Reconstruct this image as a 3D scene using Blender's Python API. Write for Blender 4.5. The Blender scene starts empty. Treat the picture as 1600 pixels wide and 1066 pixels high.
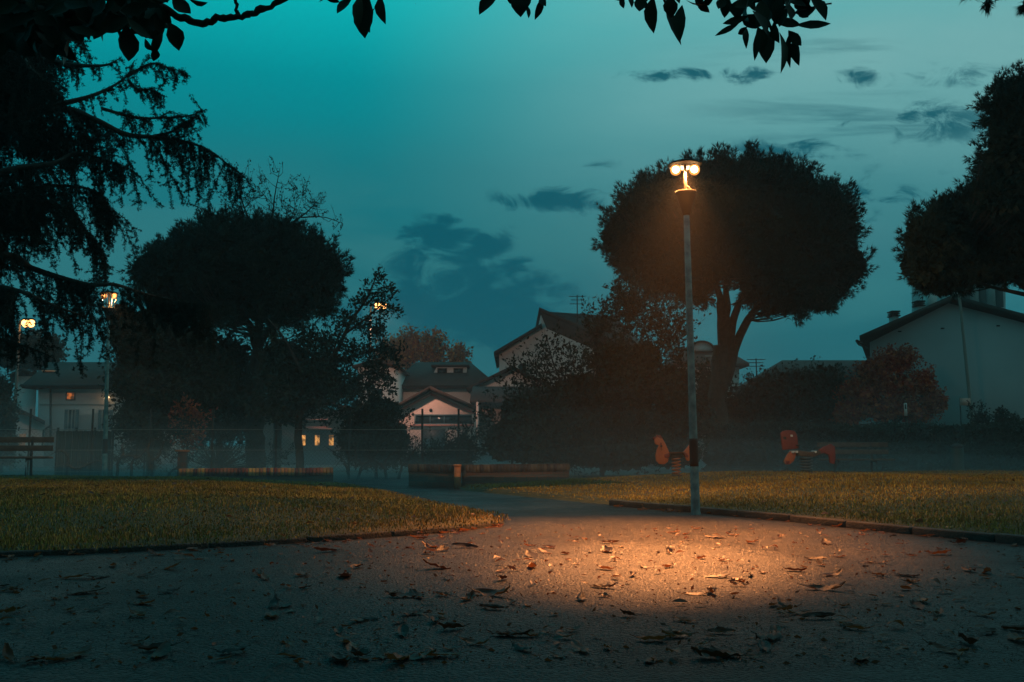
import bpy, bmesh, math, random
import numpy as np
from mathutils import Vector, Matrix

random.seed(7)
RNG = np.random.default_rng(7)
sc = bpy.context.scene
COL = sc.collection

# ------------------------------------------------------------------ camera
CAM_H = 0.9
FPX = 1500.0
PITCH = math.atan(162 / FPX)
CT, ST = math.cos(PITCH), math.sin(PITCH)
cam_d = bpy.data.cameras.new('camera')
cam = bpy.data.objects.new('camera', cam_d)
COL.objects.link(cam)
cam.location = (0, 0, CAM_H)
cam.rotation_euler = (math.pi / 2 + PITCH, 0, 0)
cam_d.sensor_width = 36.0
cam_d.lens = 36.0 * FPX / 1600
cam_d.clip_start = 0.05
cam_d.clip_end = 2000
sc.camera = cam


def ray(px, py):
    a = (px - 800) / FPX
    b = (533 - py) / FPX
    return (a, CT - b * ST, ST + b * CT)


def P(px, py, D):
    """point seen at photo position px,py and standing D metres in front of the camera"""
    x, y, z = ray(px, py)
    t = D / y
    return Vector((x * t, D, CAM_H + z * t))


def G(px, py, z=0.0):
    """point on the level z seen at px,py"""
    x, y, zz = ray(px, py)
    t = (z - CAM_H) / zz
    return Vector((x * t, y * t, z))


def ppm(D):
    return FPX / D


# ------------------------------------------------------------------ helpers
def tag(o, label=None, cat=None, group=None, kind=None):
    if label: o['label'] = label
    if cat: o['category'] = cat
    if group: o['group'] = group
    if kind: o['kind'] = kind
    return o


def empty(name, loc, label, cat, group=None, rz=0.0):
    o = bpy.data.objects.new(name, None)
    COL.objects.link(o)
    o.location = loc
    o.rotation_euler = (0, 0, rz)
    o.empty_display_size = 0.2
    return tag(o, label, cat, group)


class MB:
    """collects numpy geometry, then links it as one mesh object"""
    def __init__(self):
        self.V = []; self.F = []; self.n = 0

    def add(self, V, F):
        V = np.asarray(V, dtype=np.float64).reshape(-1, 3)
        for f in (F if isinstance(F, list) and len(F) and isinstance(F[0], np.ndarray) and F[0].ndim == 2 else [np.asarray(F)]):
            self.F.append(np.asarray(f, dtype=np.int64) + self.n)
        self.V.append(V); self.n += len(V)
        return self

    def polys(self, V, faces):
        """faces of mixed lengths"""
        by = {}
        for f in faces: by.setdefault(len(f), []).append(f)
        V = np.asarray(V, dtype=np.float64).reshape(-1, 3)
        for k, fs in by.items(): self.F.append(np.asarray(fs, dtype=np.int64) + self.n)
        self.V.append(V); self.n += len(V)
        return self

    def box(self, c, s, rz=0.0, taper=1.0):
        x, y, z = [q / 2 for q in s]
        t = taper
        V = np.array([(-x, -y, -z), (x, -y, -z), (x, y, -z), (-x, y, -z), (-x * t, -y * t, z), (x * t, -y * t, z), (x * t, y * t, z), (-x * t, y * t, z)])
        if rz:
            ca, sa = math.cos(rz), math.sin(rz)
            V = V @ np.array([[ca, sa, 0], [-sa, ca, 0], [0, 0, 1]])
        V = V + np.array(c)
        return self.add(V, np.array([(3, 2, 1, 0), (4, 5, 6, 7), (0, 1, 5, 4), (1, 2, 6, 5), (2, 3, 7, 6), (3, 0, 4, 7)]))

    def tube(self, pts, r, n=6, cap=True):
        pts = np.asarray([tuple(p) for p in pts], dtype=np.float64)
        m = len(pts)
        r = np.asarray(r, dtype=np.float64)
        if r.ndim == 0: r = np.full(m, float(r))
        d = np.gradient(pts, axis=0)
        d /= np.linalg.norm(d, axis=1)[:, None] + 1e-12
        ref = np.array([0, 0, 1.0]) if abs(d[:, 2]).mean() < 0.8 else np.array([0, 1.0, 0])
        u = np.cross(d, ref); u /= np.linalg.norm(u, axis=1)[:, None] + 1e-12
        w = np.cross(d, u)
        a = np.arange(n) * 2 * math.pi / n
        V = pts[:, None, :] + r[:, None, None] * (np.cos(a)[None, :, None] * u[:, None, :] + np.sin(a)[None, :, None] * w[:, None, :])
        V = V.reshape(-1, 3)
        i = np.arange(m - 1)[:, None] * n; j = np.arange(n)[None, :]; j2 = (j + 1) % n
        F = np.stack([i + j, i + j2, i + n + j2, i + n + j], -1).reshape(-1, 4)
        if cap and n > 3:
            return self.polys2(V, [F], [list(range(n))[::-1], list(range((m - 1) * n, m * n))])
        return self.add(V, F)

    def polys2(self, V, arrs, faces):
        for a in arrs: self.F.append(a + self.n)
        by = {}
        for f in faces: by.setdefault(len(f), []).append(f)
        for k, fs in by.items(): self.F.append(np.asarray(fs, dtype=np.int64) + self.n)
        self.V.append(V); self.n += len(V)
        return self

    def lathe(self, prof, c=(0, 0, 0), n=20):
        """profile (radius, z) turned about the vertical through c"""
        m = len(prof)
        a = np.arange(n) * 2 * math.pi / n
        V = np.array([[(r * math.cos(t) + c[0], r * math.sin(t) + c[1], z + c[2]) for t in a] for r, z in prof]).reshape(-1, 3)
        i = np.arange(m - 1)[:, None] * n; j = np.arange(n)[None, :]; j2 = (j + 1) % n
        F = np.stack([i + j, i + j2, i + n + j2, i + n + j], -1).reshape(-1, 4)
        return self.polys2(V, [F], [list(range(n))[::-1], list(range((m - 1) * n, m * n))])

    def prism(self, pts, vec):
        """closed polygon of 3D points extruded by vec"""
        pts = np.asarray([tuple(p) for p in pts], dtype=np.float64)
        k = len(pts)
        V = np.vstack([pts, pts + np.asarray(tuple(vec))])
        fs = [list(range(k)), list(range(2 * k - 1, k - 1, -1))]
        for i in range(k):
            j = (i + 1) % k
            fs.append([i, i + k, j + k, j][::-1] if False else [j, j + k, i + k, i])
        return self.polys(V, fs)

    def build(self, name, mat, parent=None, smooth=False, fix=False):
        V = np.vstack(self.V)
        me = bpy.data.meshes.new(name)
        me.vertices.add(len(V)); me.vertices.foreach_set('co', V.astype(np.float32).ravel())
        loops = np.concatenate([f.ravel() for f in self.F])
        tot = np.concatenate([np.full(len(f), f.shape[1]) for f in self.F])
        st = np.concatenate([[0], np.cumsum(tot)[:-1]])
        me.loops.add(len(loops)); me.loops.foreach_set('vertex_index', loops.astype(np.int32))
        me.polygons.add(len(tot)); me.polygons.foreach_set('loop_start', st.astype(np.int32))
        if smooth: me.polygons.foreach_set('use_smooth', np.ones(len(tot), dtype=bool))
        me.update(calc_edges=True)
        if fix:
            bm = bmesh.new(); bm.from_mesh(me)
            bmesh.ops.recalc_face_normals(bm, faces=bm.faces)
            bm.to_mesh(me); bm.free()
        me.materials.append(mat)
        o = bpy.data.objects.new(name, me)
        COL.objects.link(o)
        if parent is not None: o.parent = parent
        return o


def rel(o, root):
    """geometry was written in world space: keep it there under a root that stands elsewhere"""
    o.matrix_parent_inverse = root_inv(root)
    return o


def root_inv(root):
    return (Matrix.Translation(root.location) @ root.rotation_euler.to_matrix().to_4x4()).inverted()


def copy_tree(o, parent=None):
    c = o.copy(); COL.objects.link(c)
    if parent is not None: c.parent = parent
    for ch in o.children: copy_tree(ch, c)
    return c


# ------------------------------------------------------------------ materials
def mat(name, col, rough=0.7, col2=None, scale=8.0, bump=0.0, bscale=None, island=0.0, metal=0.0, spec=0.5, emit=None, estr=0.0, detail=6.0, wave=None, translucent=0.0):
    m = bpy.data.materials.new(name); m.use_nodes = True
    nt = m.node_tree; b = nt.nodes['Principled BSDF']
    b.inputs['Roughness'].default_value = rough
    b.inputs['Metallic'].default_value = metal
    b.inputs['Specular IOR Level'].default_value = spec
    b.inputs['Base Color'].default_value = (*col, 1)
    tc = nt.nodes.new('ShaderNodeTexCoord')
    src = None
    if col2 is not None:
        no = nt.nodes.new('ShaderNodeTexNoise'); no.inputs['Scale'].default_value = scale; no.inputs['Detail'].default_value = detail
        nt.links.new(tc.outputs['Object'], no.inputs['Vector'])
        rp = nt.nodes.new('ShaderNodeValToRGB')
        rp.color_ramp.elements[0].position = 0.35; rp.color_ramp.elements[0].color = (*col, 1)
        rp.color_ramp.elements[1].position = 0.65; rp.color_ramp.elements[1].color = (*col2, 1)
        nt.links.new(no.outputs['Fac'], rp.inputs['Fac']); src = rp.outputs['Color']
    if island > 0:
        ge = nt.nodes.new('ShaderNodeNewGeometry')
        hs = nt.nodes.new('ShaderNodeHueSaturation')
        mr = nt.nodes.new('ShaderNodeMapRange'); mr.inputs['To Min'].default_value = 1 - island; mr.inputs['To Max'].default_value = 1 + island
        nt.links.new(ge.outputs['Random Per Island'], mr.inputs['Value'])
        nt.links.new(mr.outputs['Result'], hs.inputs['Value'])
        mh = nt.nodes.new('ShaderNodeMapRange'); mh.inputs['To Min'].default_value = 0.5 - island * 0.05; mh.inputs['To Max'].default_value = 0.5 + island * 0.05
        nt.links.new(ge.outputs['Random Per Island'], mh.inputs['Value']); nt.links.new(mh.outputs['Result'], hs.inputs['Hue'])
        if src is not None: nt.links.new(src, hs.inputs['Color'])
        else: hs.inputs['Color'].default_value = (*col, 1)
        src = hs.outputs['Color']
    if src is not None: nt.links.new(src, b.inputs['Base Color'])
    if bump > 0:
        n2 = nt.nodes.new('ShaderNodeTexNoise'); n2.inputs['Scale'].default_value = bscale or scale * 4; n2.inputs['Detail'].default_value = 8
        nt.links.new(tc.outputs['Object'], n2.inputs['Vector'])
        bp = nt.nodes.new('ShaderNodeBump'); bp.inputs['Strength'].default_value = bump; bp.inputs['Distance'].default_value = 0.02
        nt.links.new(n2.outputs['Fac'], bp.inputs['Height']); nt.links.new(bp.outputs['Normal'], b.inputs['Normal'])
    if emit is not None:
        b.inputs['Emission Color'].default_value = (*emit, 1); b.inputs['Emission Strength'].default_value = estr
    return m


M = {}
M['pine'] = mat('pine_needles', (0.012, 0.026, 0.021), 0.7, (0.02, 0.036, 0.027), 1.5, island=0.35, spec=0.17)
M['cedar'] = mat('cedar_needles', (0.018, 0.030, 0.026), 0.7, (0.03, 0.042, 0.034), 2.0, island=0.35, spec=0.2)
M['leaf_dark'] = mat('dark_leaves', (0.012, 0.027, 0.019), 0.6, (0.022, 0.038, 0.024), 1.2, island=0.4, spec=0.3)
M['leaf_olive'] = mat('olive_leaves', (0.035, 0.042, 0.024), 0.6, (0.05, 0.05, 0.028), 1.2, island=0.4, spec=0.3)
M['leaf_red'] = mat('russet_leaves', (0.5, 0.10, 0.06), 0.6, (0.26, 0.085, 0.05), 0.9, island=0.4, spec=0.3)
M['leaf_autumn'] = mat('autumn_leaves', (0.62, 0.20, 0.09), 0.7, (0.42, 0.18, 0.09), 0.6, island=0.35, spec=0.2)
M['magnolia'] = mat('magnolia_leaf', (0.018, 0.03, 0.014), 0.5, (0.03, 0.04, 0.018), 6, island=0.3, spec=0.3)
M['bark'] = mat('bark', (0.05, 0.038, 0.028), 0.9, (0.085, 0.065, 0.05), 9, bump=0.8, bscale=22)
M['bark_dark'] = mat('dark_bark', (0.03, 0.024, 0.02), 0.9, (0.05, 0.04, 0.032), 9, bump=0.8, bscale=25)
M['grass'] = mat('grass_blades', (0.17, 0.125, 0.030), 0.6, (0.42, 0.245, 0.06), 0.55, island=0.45, spec=0.25)
M['soil'] = mat('lawn_soil', (0.05, 0.05, 0.02), 0.95, (0.085, 0.07, 0.03), 3, bump=0.6, bscale=60)
M['earth'] = mat('bare_earth', (0.05, 0.045, 0.035), 0.95, (0.08, 0.07, 0.05), 0.6, bump=0.5, bscale=20)
M['kerb'] = mat('kerb_stone', (0.07, 0.06, 0.05), 0.9, (0.032, 0.03, 0.027), 5, bump=0.6, bscale=40)
M['kerb_dark'] = mat('earthy_kerb', (0.05, 0.045, 0.038), 0.95, (0.025, 0.023, 0.02), 7, bump=0.9, bscale=50)
M['pole'] = mat('weathered_pole_paint', (0.04, 0.15, 0.17), 0.7, (0.18, 0.34, 0.34), 8, bump=0.25, bscale=60)
M['iron'] = mat('dark_iron', (0.03, 0.03, 0.03), 0.75, spec=0.3)
M['lampmetal'] = mat('lamp_metal', (0.25, 0.23, 0.2), 0.45, spec=0.5)
M['bulb'] = mat('lamp_bulb', (1, 0.8, 0.5), 0.5, emit=(1.0, 0.55, 0.22), estr=60)
M['bulb_far'] = mat('far_lamp_bulb', (1, 0.8, 0.5), 0.5, emit=(1.0, 0.42, 0.12), estr=6.0)
M['bulb_white'] = mat('wall_light_glow', (1, 0.8, 0.5), 0.5, emit=(1.0, 0.6, 0.28), estr=3.5)
M['lit_window'] = mat('lit_window_glow', (0.6, 0.3, 0.1), 0.5, emit=(1.0, 0.24, 0.05), estr=0.45)
M['lit_warm'] = mat('warm_window_glow', (0.6, 0.3, 0.1), 0.5, emit=(1.0, 0.42, 0.10), estr=1.0)
M['lit_dim'] = mat('dim_doorway_glow', (0.5, 0.3, 0.15), 0.5, emit=(1.0, 0.4, 0.2), estr=0.07)
M['wood'] = mat('weathered_wood', (0.075, 0.05, 0.035), 0.75, (0.12, 0.085, 0.06), 7, bump=0.4, bscale=30)
M['plaster'] = mat('pale_plaster', (0.68, 0.66, 0.63), 0.9, (0.58, 0.57, 0.55), 0.7, bump=0.15, bscale=25)
M['plaster_grey'] = mat('grey_plaster', (0.44, 0.44, 0.435), 0.9, (0.37, 0.37, 0.368), 0.35, bump=0.15, bscale=18)
M['plaster_pink'] = mat('pink_plaster', (0.72, 0.56, 0.50), 0.9, (0.64, 0.5, 0.46), 0.7, bump=0.15, bscale=25)
M['plaster_brown'] = mat('brown_plaster', (0.25, 0.15, 0.12), 0.9, (0.2, 0.13, 0.1), 0.7, bump=0.15, bscale=25)
M['trim_pink'] = mat('pink_painted_edge', (0.6, 0.25, 0.2), 0.8)
M['roof'] = mat('dark_roof_tiles', (0.04, 0.026, 0.022), 0.9, (0.06, 0.038, 0.03), 3, bump=0.9, bscale=9)
M['roof_red'] = mat('red_roof_tiles', (0.16, 0.07, 0.055), 0.85, (0.11, 0.06, 0.05), 3, bump=0.9, bscale=9)
M['eave'] = mat('dark_timber_eave', (0.05, 0.045, 0.04), 0.8)
M['glass'] = mat('dark_window_glass', (0.02, 0.03, 0.035), 0.08, spec=0.8)
M['shutter'] = mat('blue_grey_shutter', (0.12, 0.19, 0.21), 0.6)
M['frame'] = mat('pale_window_frame', (0.4, 0.4, 0.38), 0.6)
M['orange'] = mat('orange_play_panel', (0.50, 0.13, 0.045), 0.6, (0.40, 0.10, 0.04), 5)
M['red'] = mat('red_play_panel', (0.24, 0.04, 0.03), 0.6, (0.18, 0.035, 0.028), 5)
M['spring'] = mat('spring_steel', (0.10, 0.13, 0.14), 0.4, metal=0.3)
M['spring_orange'] = mat('orange_spring_steel', (0.4, 0.13, 0.05), 0.5)
M['white'] = mat('white_paint', (0.75, 0.73, 0.7), 0.5)
M['sign_pink'] = mat('reflective_sign_face', (0.75, 0.42, 0.33), 0.5)
M['black'] = mat('black_paint', (0.02, 0.02, 0.02), 0.6)
M['binmetal'] = mat('green_bin_metal', (0.012, 0.035, 0.03), 0.6, (0.018, 0.045, 0.04), 5)
M['screen'] = mat('dark_screen_cloth', (0.016, 0.024, 0.022), 0.9, (0.025, 0.034, 0.03), 4)
M['vanpaint'] = mat('white_van_paint', (0.62, 0.62, 0.6), 0.35)
M['carpaint'] = mat('teal_car_paint', (0.12, 0.3, 0.32), 0.3)
M['rubber'] = mat('tyre_rubber', (0.02, 0.02, 0.02), 0.8)
M['fallen'] = mat('dry_brown_leaf', (0.04, 0.015, 0.008), 0.45, (0.095, 0.033, 0.013), 14, bump=0.3, bscale=40, spec=0.3)
M['fallen_pale'] = mat('pale_tan_leaf', (0.15, 0.06, 0.024), 0.45, (0.08, 0.03, 0.012), 14, bump=0.3, bscale=40, spec=0.35)
M['fallen_dark'] = mat('dark_rotten_leaf', (0.018, 0.010, 0.007), 0.5, (0.045, 0.02, 0.012), 14, bump=0.3, bscale=40, spec=0.3)


for k_ in ('lit_window', 'lit_warm'):
    nt_ = M[k_].node_tree; b_ = nt_.nodes['Principled BSDF']; st0 = b_.inputs['Emission Strength'].default_value
    n_ = nt_.nodes.new('ShaderNodeTexNoise'); n_.inputs['Scale'].default_value = 5.0; t_ = nt_.nodes.new('ShaderNodeTexCoord'); nt_.links.new(t_.outputs['Object'], n_.inputs['Vector'])
    r_ = nt_.nodes.new('ShaderNodeMapRange'); r_.inputs['From Min'].default_value = 0.38; r_.inputs['From Max'].default_value = 0.65; r_.inputs['To Min'].default_value = st0 * 0.06; r_.inputs['To Max'].default_value = st0 * 1.3
    nt_.links.new(n_.outputs['Fac'], r_.inputs['Value']); nt_.links.new(r_.outputs['Result'], b_.inputs['Emission Strength'])


M['globe'] = bpy.data.materials.new('glowing_frosted_glass'); M['globe'].use_nodes = True  # glow of an added shell that imitates the glare round the lamp bulbs
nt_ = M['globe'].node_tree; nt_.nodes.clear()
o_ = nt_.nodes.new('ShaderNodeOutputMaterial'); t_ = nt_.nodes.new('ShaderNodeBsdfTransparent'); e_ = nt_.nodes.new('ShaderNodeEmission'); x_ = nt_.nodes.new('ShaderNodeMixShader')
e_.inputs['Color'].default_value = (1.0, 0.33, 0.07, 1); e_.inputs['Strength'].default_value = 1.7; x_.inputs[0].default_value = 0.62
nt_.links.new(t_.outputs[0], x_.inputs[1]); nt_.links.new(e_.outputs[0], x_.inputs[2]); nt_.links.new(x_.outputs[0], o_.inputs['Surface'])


for k_ in ('fallen', 'fallen_pale', 'fallen_dark'):
    # dry leaves let some light through
    nt_ = M[k_].node_tree; b_ = nt_.nodes['Principled BSDF']; o_ = nt_.nodes['Material Output']
    t_ = nt_.nodes.new('ShaderNodeBsdfTranslucent'); t_.inputs['Color'].default_value = (0.42, 0.14, 0.04, 1) if k_ != 'fallen_dark' else (0.12, 0.04, 0.015, 1)
    x_ = nt_.nodes.new('ShaderNodeMixShader'); x_.inputs[0].default_value = 0.2
    nt_.links.new(b_.outputs[0], x_.inputs[1]); nt_.links.new(t_.outputs[0], x_.inputs[2]); nt_.links.new(x_.outputs[0], o_.inputs['Surface'])


def brick_mat(name, c1, c2, mortar, scale, bw=0.5, rh=0.25):
    m = mat(name, c1, 0.85)
    nt = m.node_tree; b = nt.nodes['Principled BSDF']
    tc = nt.nodes.new('ShaderNodeTexCoord')
    mp = nt.nodes.new('ShaderNodeMapping'); mp.inputs['Rotation'].default_value = (math.pi / 2, 0, 0)
    nt.links.new(tc.outputs['Object'], mp.inputs['Vector'])
    br = nt.nodes.new('ShaderNodeTexBrick')
    br.inputs['Color1'].default_value = (*c1, 1); br.inputs['Color2'].default_value = (*c2, 1); br.inputs['Mortar'].default_value = (*mortar, 1)
    br.inputs['Scale'].default_value = scale; br.inputs['Brick Width'].default_value = bw; br.inputs['Row Height'].default_value = rh
    br.inputs['Mortar Size'].default_value = 0.025
    nt.links.new(mp.outputs['Vector'], br.inputs['Vector'])
    nt.links.new(br.outputs['Color'], b.inputs['Base Color'])
    bp = nt.nodes.new('ShaderNodeBump'); bp.inputs['Strength'].default_value = 0.6; bp.inputs['Distance'].default_value = 0.01; bp.invert = True
    nt.links.new(br.outputs['Fac'], bp.inputs['Height']); nt.links.new(bp.outputs['Normal'], b.inputs['Normal'])
    return m


M['brick'] = brick_mat('wall_brick', (0.2, 0.085, 0.055), (0.12, 0.06, 0.045), (0.10, 0.085, 0.07), 2.0)
M['brick_cap'] = mat('cap_brick', (0.72, 0.22, 0.09), 0.8, (0.22, 0.08, 0.045), 2.5, bump=0.4, bscale=40, island=0.6)  # lamp light put into the colour: brightened orange copy of the cap brick
M['brick_cap_dark'] = mat('dull_cap_brick', (0.13, 0.075, 0.055), 0.8, (0.07, 0.045, 0.035), 5, bump=0.4, bscale=40, island=0.5)  # darker copy of the cap brick, without the lamp orange


def asphalt_mat():
    m = mat('wet_asphalt', (0.05, 0.05, 0.05), 0.5, spec=0.2)
    nt = m.node_tree; b = nt.nodes['Principled BSDF']; L = nt.links.new
    tc = nt.nodes.new('ShaderNodeTexCoord')
    def noise(s, d=6, r=0.6):
        n = nt.nodes.new('ShaderNodeTexNoise'); n.inputs['Scale'].default_value = s; n.inputs['Detail'].default_value = d; n.inputs['Roughness'].default_value = r
        L(tc.outputs['Object'], n.inputs['Vector']); return n
    vo = nt.nodes.new('ShaderNodeTexVoronoi'); vo.inputs['Scale'].default_value = 52; L(tc.outputs['Object'], vo.inputs['Vector'])
    big = noise(0.55, 5); fine = noise(70, 4)
    rp = nt.nodes.new('ShaderNodeValToRGB')
    rp.color_ramp.elements[0].position = 0.3; rp.color_ramp.elements[0].color = (0.013, 0.0125, 0.0125, 1)
    rp.color_ramp.elements[1].position = 0.7; rp.color_ramp.elements[1].color = (0.032, 0.030, 0.029, 1)
    L(big.outputs['Fac'], rp.inputs['Fac'])
    # each chip of stone has its own grey
    mx = nt.nodes.new('ShaderNodeMix'); mx.data_type = 'RGBA'; mx.blend_type = 'MULTIPLY'; mx.inputs[0].default_value = 1.0
    bw = nt.nodes.new('ShaderNodeSeparateColor'); L(vo.outputs['Color'], bw.inputs['Color'])
    mr = nt.nodes.new('ShaderNodeMapRange'); mr.inputs['From Min'].default_value = 0.15; mr.inputs['To Min'].default_value = 0.2; mr.inputs['To Max'].default_value = 2.6
    L(bw.outputs[0], mr.inputs['Value'])
    cc = nt.nodes.new('ShaderNodeCombineColor')
    for i in range(3): L(mr.outputs['Result'], cc.inputs[i])
    # damp patches and old hairline cracks
    pt = noise(0.9, 4, 0.5); pr = nt.nodes.new('ShaderNodeMapRange'); pr.inputs['From Min'].default_value = 0.42; pr.inputs['From Max'].default_value = 0.58; pr.inputs['To Min'].default_value = 0.5; pr.inputs['To Max'].default_value = 1.1
    L(pt.outputs['Fac'], pr.inputs['Value'])
    wn = noise(1.6, 5, 0.6); wa = nt.nodes.new('ShaderNodeMix'); wa.data_type = 'RGBA'; wa.inputs[0].default_value = 0.45
    L(tc.outputs['Object'], wa.inputs[6]); L(wn.outputs['Color'], wa.inputs[7])
    ck = nt.nodes.new('ShaderNodeTexVoronoi'); ck.feature = 'DISTANCE_TO_EDGE'; ck.inputs['Scale'].default_value = 0.75; L(wa.outputs[2], ck.inputs['Vector'])
    cr_ = nt.nodes.new('ShaderNodeMapRange'); cr_.inputs['From Min'].default_value = 0.003; cr_.inputs['From Max'].default_value = 0.014; cr_.inputs['To Min'].default_value = 0.3; L(ck.outputs['Distance'], cr_.inputs['Value'])
    pm = nt.nodes.new('ShaderNodeMath'); pm.operation = 'MULTIPLY'; L(pr.outputs['Result'], pm.inputs[0]); L(cr_.outputs['Result'], pm.inputs[1])
    p2 = nt.nodes.new('ShaderNodeMath'); p2.operation = 'MULTIPLY'; L(pm.outputs[0], p2.inputs[0]); L(mr.outputs['Result'], p2.inputs[1])
    for i in range(3): L(p2.outputs[0], cc.inputs[i])
    L(rp.outputs['Color'], mx.inputs[6]); L(cc.outputs['Color'], mx.inputs[7]); L(mx.outputs[2], b.inputs['Base Color'])
    r2 = nt.nodes.new('ShaderNodeMapRange'); r2.inputs['From Min'].default_value = 0.3; r2.inputs['From Max'].default_value = 0.7
    r2.inputs['To Min'].default_value = 0.30; r2.inputs['To Max'].default_value = 0.52
    mid = noise(1.3, 6); L(mid.outputs['Fac'], r2.inputs['Value']); L(r2.outputs['Result'], b.inputs['Roughness'])
    # chips stand proud of the binder
    add = nt.nodes.new('ShaderNodeMath'); add.operation = 'SUBTRACT'
    L(fine.outputs['Fac'], add.inputs[0]); L(vo.outputs['Distance'], add.inputs[1])
    bp = nt.nodes.new('ShaderNodeBump'); bp.inputs['Strength'].default_value = 1.0; bp.inputs['Distance'].default_value = 0.013
    L(add.outputs[0], bp.inputs['Height'])
    wv = noise(0.9, 3); b2 = nt.nodes.new('ShaderNodeBump'); b2.inputs['Strength'].default_value = 0.35; b2.inputs['Distance'].default_value = 0.03
    L(wv.outputs['Fac'], b2.inputs['Height']); L(b2.outputs['Normal'], bp.inputs['Normal'])
    L(bp.outputs['Normal'], b.inputs['Normal'])
    return m


M['asphalt'] = asphalt_mat()

# ------------------------------------------------------------------ sky
w = bpy.data.worlds.new('World'); sc.world = w; w.use_nodes = True
nt = w.node_tree; nt.nodes.clear(); WL = nt.links.new
out = nt.nodes.new('ShaderNodeOutputWorld'); bg = nt.nodes.new('ShaderNodeBackground'); WL(bg.outputs[0], out.inputs['Surface'])
tc = nt.nodes.new('ShaderNodeTexCoord'); sep = nt.nodes.new('ShaderNodeSeparateXYZ'); WL(tc.outputs['Generated'], sep.inputs[0])


def MA(op, a, b=None, c=None, clamp=False):
    n = nt.nodes.new('ShaderNodeMath'); n.operation = op; n.use_clamp = clamp
    for i, q in enumerate((a, b, c)):
        if q is None: continue
        if isinstance(q, (int, float)): n.inputs[i].default_value = q
        else: WL(q, n.inputs[i])
    return n.outputs[0]


def sstep(v, lo, hi):
    n = nt.nodes.new('ShaderNodeMapRange'); n.interpolation_type = 'SMOOTHSTEP'
    n.inputs['From Min'].default_value = lo; n.inputs['From Max'].default_value = hi
    WL(v, n.inputs['Value']); return n.outputs['Result']


def wmix(f, a, b):
    n = nt.nodes.new('ShaderNodeMix'); n.data_type = 'RGBA'
    if isinstance(f, (int, float)): n.inputs[0].default_value = f
    else: WL(f, n.inputs[0])
    for i, q in ((6, a), (7, b)):
        if isinstance(q, tuple): n.inputs[i].default_value = (*q, 1)
        else: WL(q, n.inputs[i])
    return n.outputs[2]


X, Y, Z = sep.outputs
Yc = MA('MAXIMUM', Y, 0.15)
U = MA('DIVIDE', X, Yc); V_ = MA('DIVIDE', Z, Yc)
front = sstep(Y, 0.2, 0.5)


def wnoise(su, sv, seed, detail=6, rough=0.55, dist=0.4):
    cb = nt.nodes.new('ShaderNodeCombineXYZ')
    WL(MA('MULTIPLY', U, su), cb.inputs[0]); WL(MA('MULTIPLY', V_, sv), cb.inputs[1]); cb.inputs[2].default_value = seed
    n = nt.nodes.new('ShaderNodeTexNoise'); n.inputs['Scale'].default_value = 1.0; n.inputs['Detail'].default_value = detail
    n.inputs['Roughness'].default_value = rough; n.inputs['Distortion'].default_value = dist
    WL(cb.outputs[0], n.inputs['Vector']); return n.outputs['Fac']


def uv_of(px, py):
    x, y, z = ray(px, py); return x / y, z / y


ramp = nt.nodes.new('ShaderNodeValToRGB'); cr = ramp.color_ramp
stops = [(0.0, (0.018, 0.112, 0.135)), (0.10, (0.012, 0.130, 0.160)), (0.20, (0.008, 0.150, 0.183)), (0.28, (0.003, 0.185, 0.22)), (0.36, (0.000, 0.265, 0.30)), (0.44, (0.002, 0.45, 0.47)), (0.60, (0.03, 0.36, 0.44)), (1.0, (0.015, 0.17, 0.225))]
cr.elements[0].position = stops[0][0]; cr.elements[0].color = (*stops[0][1], 1)
cr.elements[1].position = stops[-1][0]; cr.elements[1].color = (*stops[-1][1], 1)
for p, c in stops[1:-1]:
    e = cr.elements.new(p); e.color = (*c, 1)
WL(Z, ramp.inputs['Fac'])
skyc = ramp.outputs['Color']
# paler veil of high cloud to the right and overhead
veil_n = wnoise(2.2, 6.0, 3.1, 5, 0.5)
veil = MA('MULTIPLY', MA('MULTIPLY', sstep(U, -0.18, 0.22), sstep(V_, 0.10, 0.46)), MA('MULTIPLY_ADD', veil_n, 1.1, 0.25), clamp=True)
skyc = wmix(MA('MULTIPLY', veil, 0.85), skyc, (0.21, 0.45, 0.45))
# low pale band of evening light behind the trees
band = MA('MULTIPLY', sstep(wnoise(3.0, 9.0, 8.4, 4, 0.5), 0.42, 0.66), MA('MULTIPLY', sstep(V_, 0.02, 0.14), MA('SUBTRACT', 1.0, sstep(V_, 0.22, 0.36))))
skyc = wmix(MA('MULTIPLY', band, 0.6), skyc, (0.035, 0.20, 0.22))
# darker drifting clouds, each at its own direction
clouds = [(690, 365, 62, 30, 1.0), (765, 385, 45, 26, 1.0), (800, 412, 30, 20, 0.8), (640, 420, 55, 36, 0.9), (720, 430, 90, 45, 0.9), (865, 313, 80, 24, 0.9),
          (735, 485, 165, 55, 1.0), (640, 465, 50, 60, 0.9), (820, 525, 130, 45, 0.8), (700, 345, 34, 14, 0.9), (1070, 118, 100, 14, 0.5), (1160, 115, 60, 18, 0.6), (1340, 117, 60, 24, 0.72),
          (1420, 190, 190, 50, 0.4), (1250, 235, 150, 26, 0.45), (1390, 310, 130, 60, 0.5), (1500, 120, 160, 30, 0.3), (920, 260, 60, 14, 0.35), (480, 300, 160, 30, 0.25)]
cov = None
for px, py, rx, ry, s in clouds:
    u0, v0 = uv_of(px, py)
    du = MA('MULTIPLY', MA('SUBTRACT', U, u0), FPX / rx); dv = MA('MULTIPLY', MA('SUBTRACT', V_, v0), FPX / ry)
    d2 = MA('ADD', MA('MULTIPLY', du, du), MA('MULTIPLY', dv, dv))
    g = MA('MULTIPLY', MA('POWER', 2.718, MA('MULTIPLY', d2, -0.8)), s)
    cov = g if cov is None else MA('MAXIMUM', cov, g)
cn = wnoise(16.0, 27.0, 1.7, 10, 0.68, 0.9)
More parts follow.
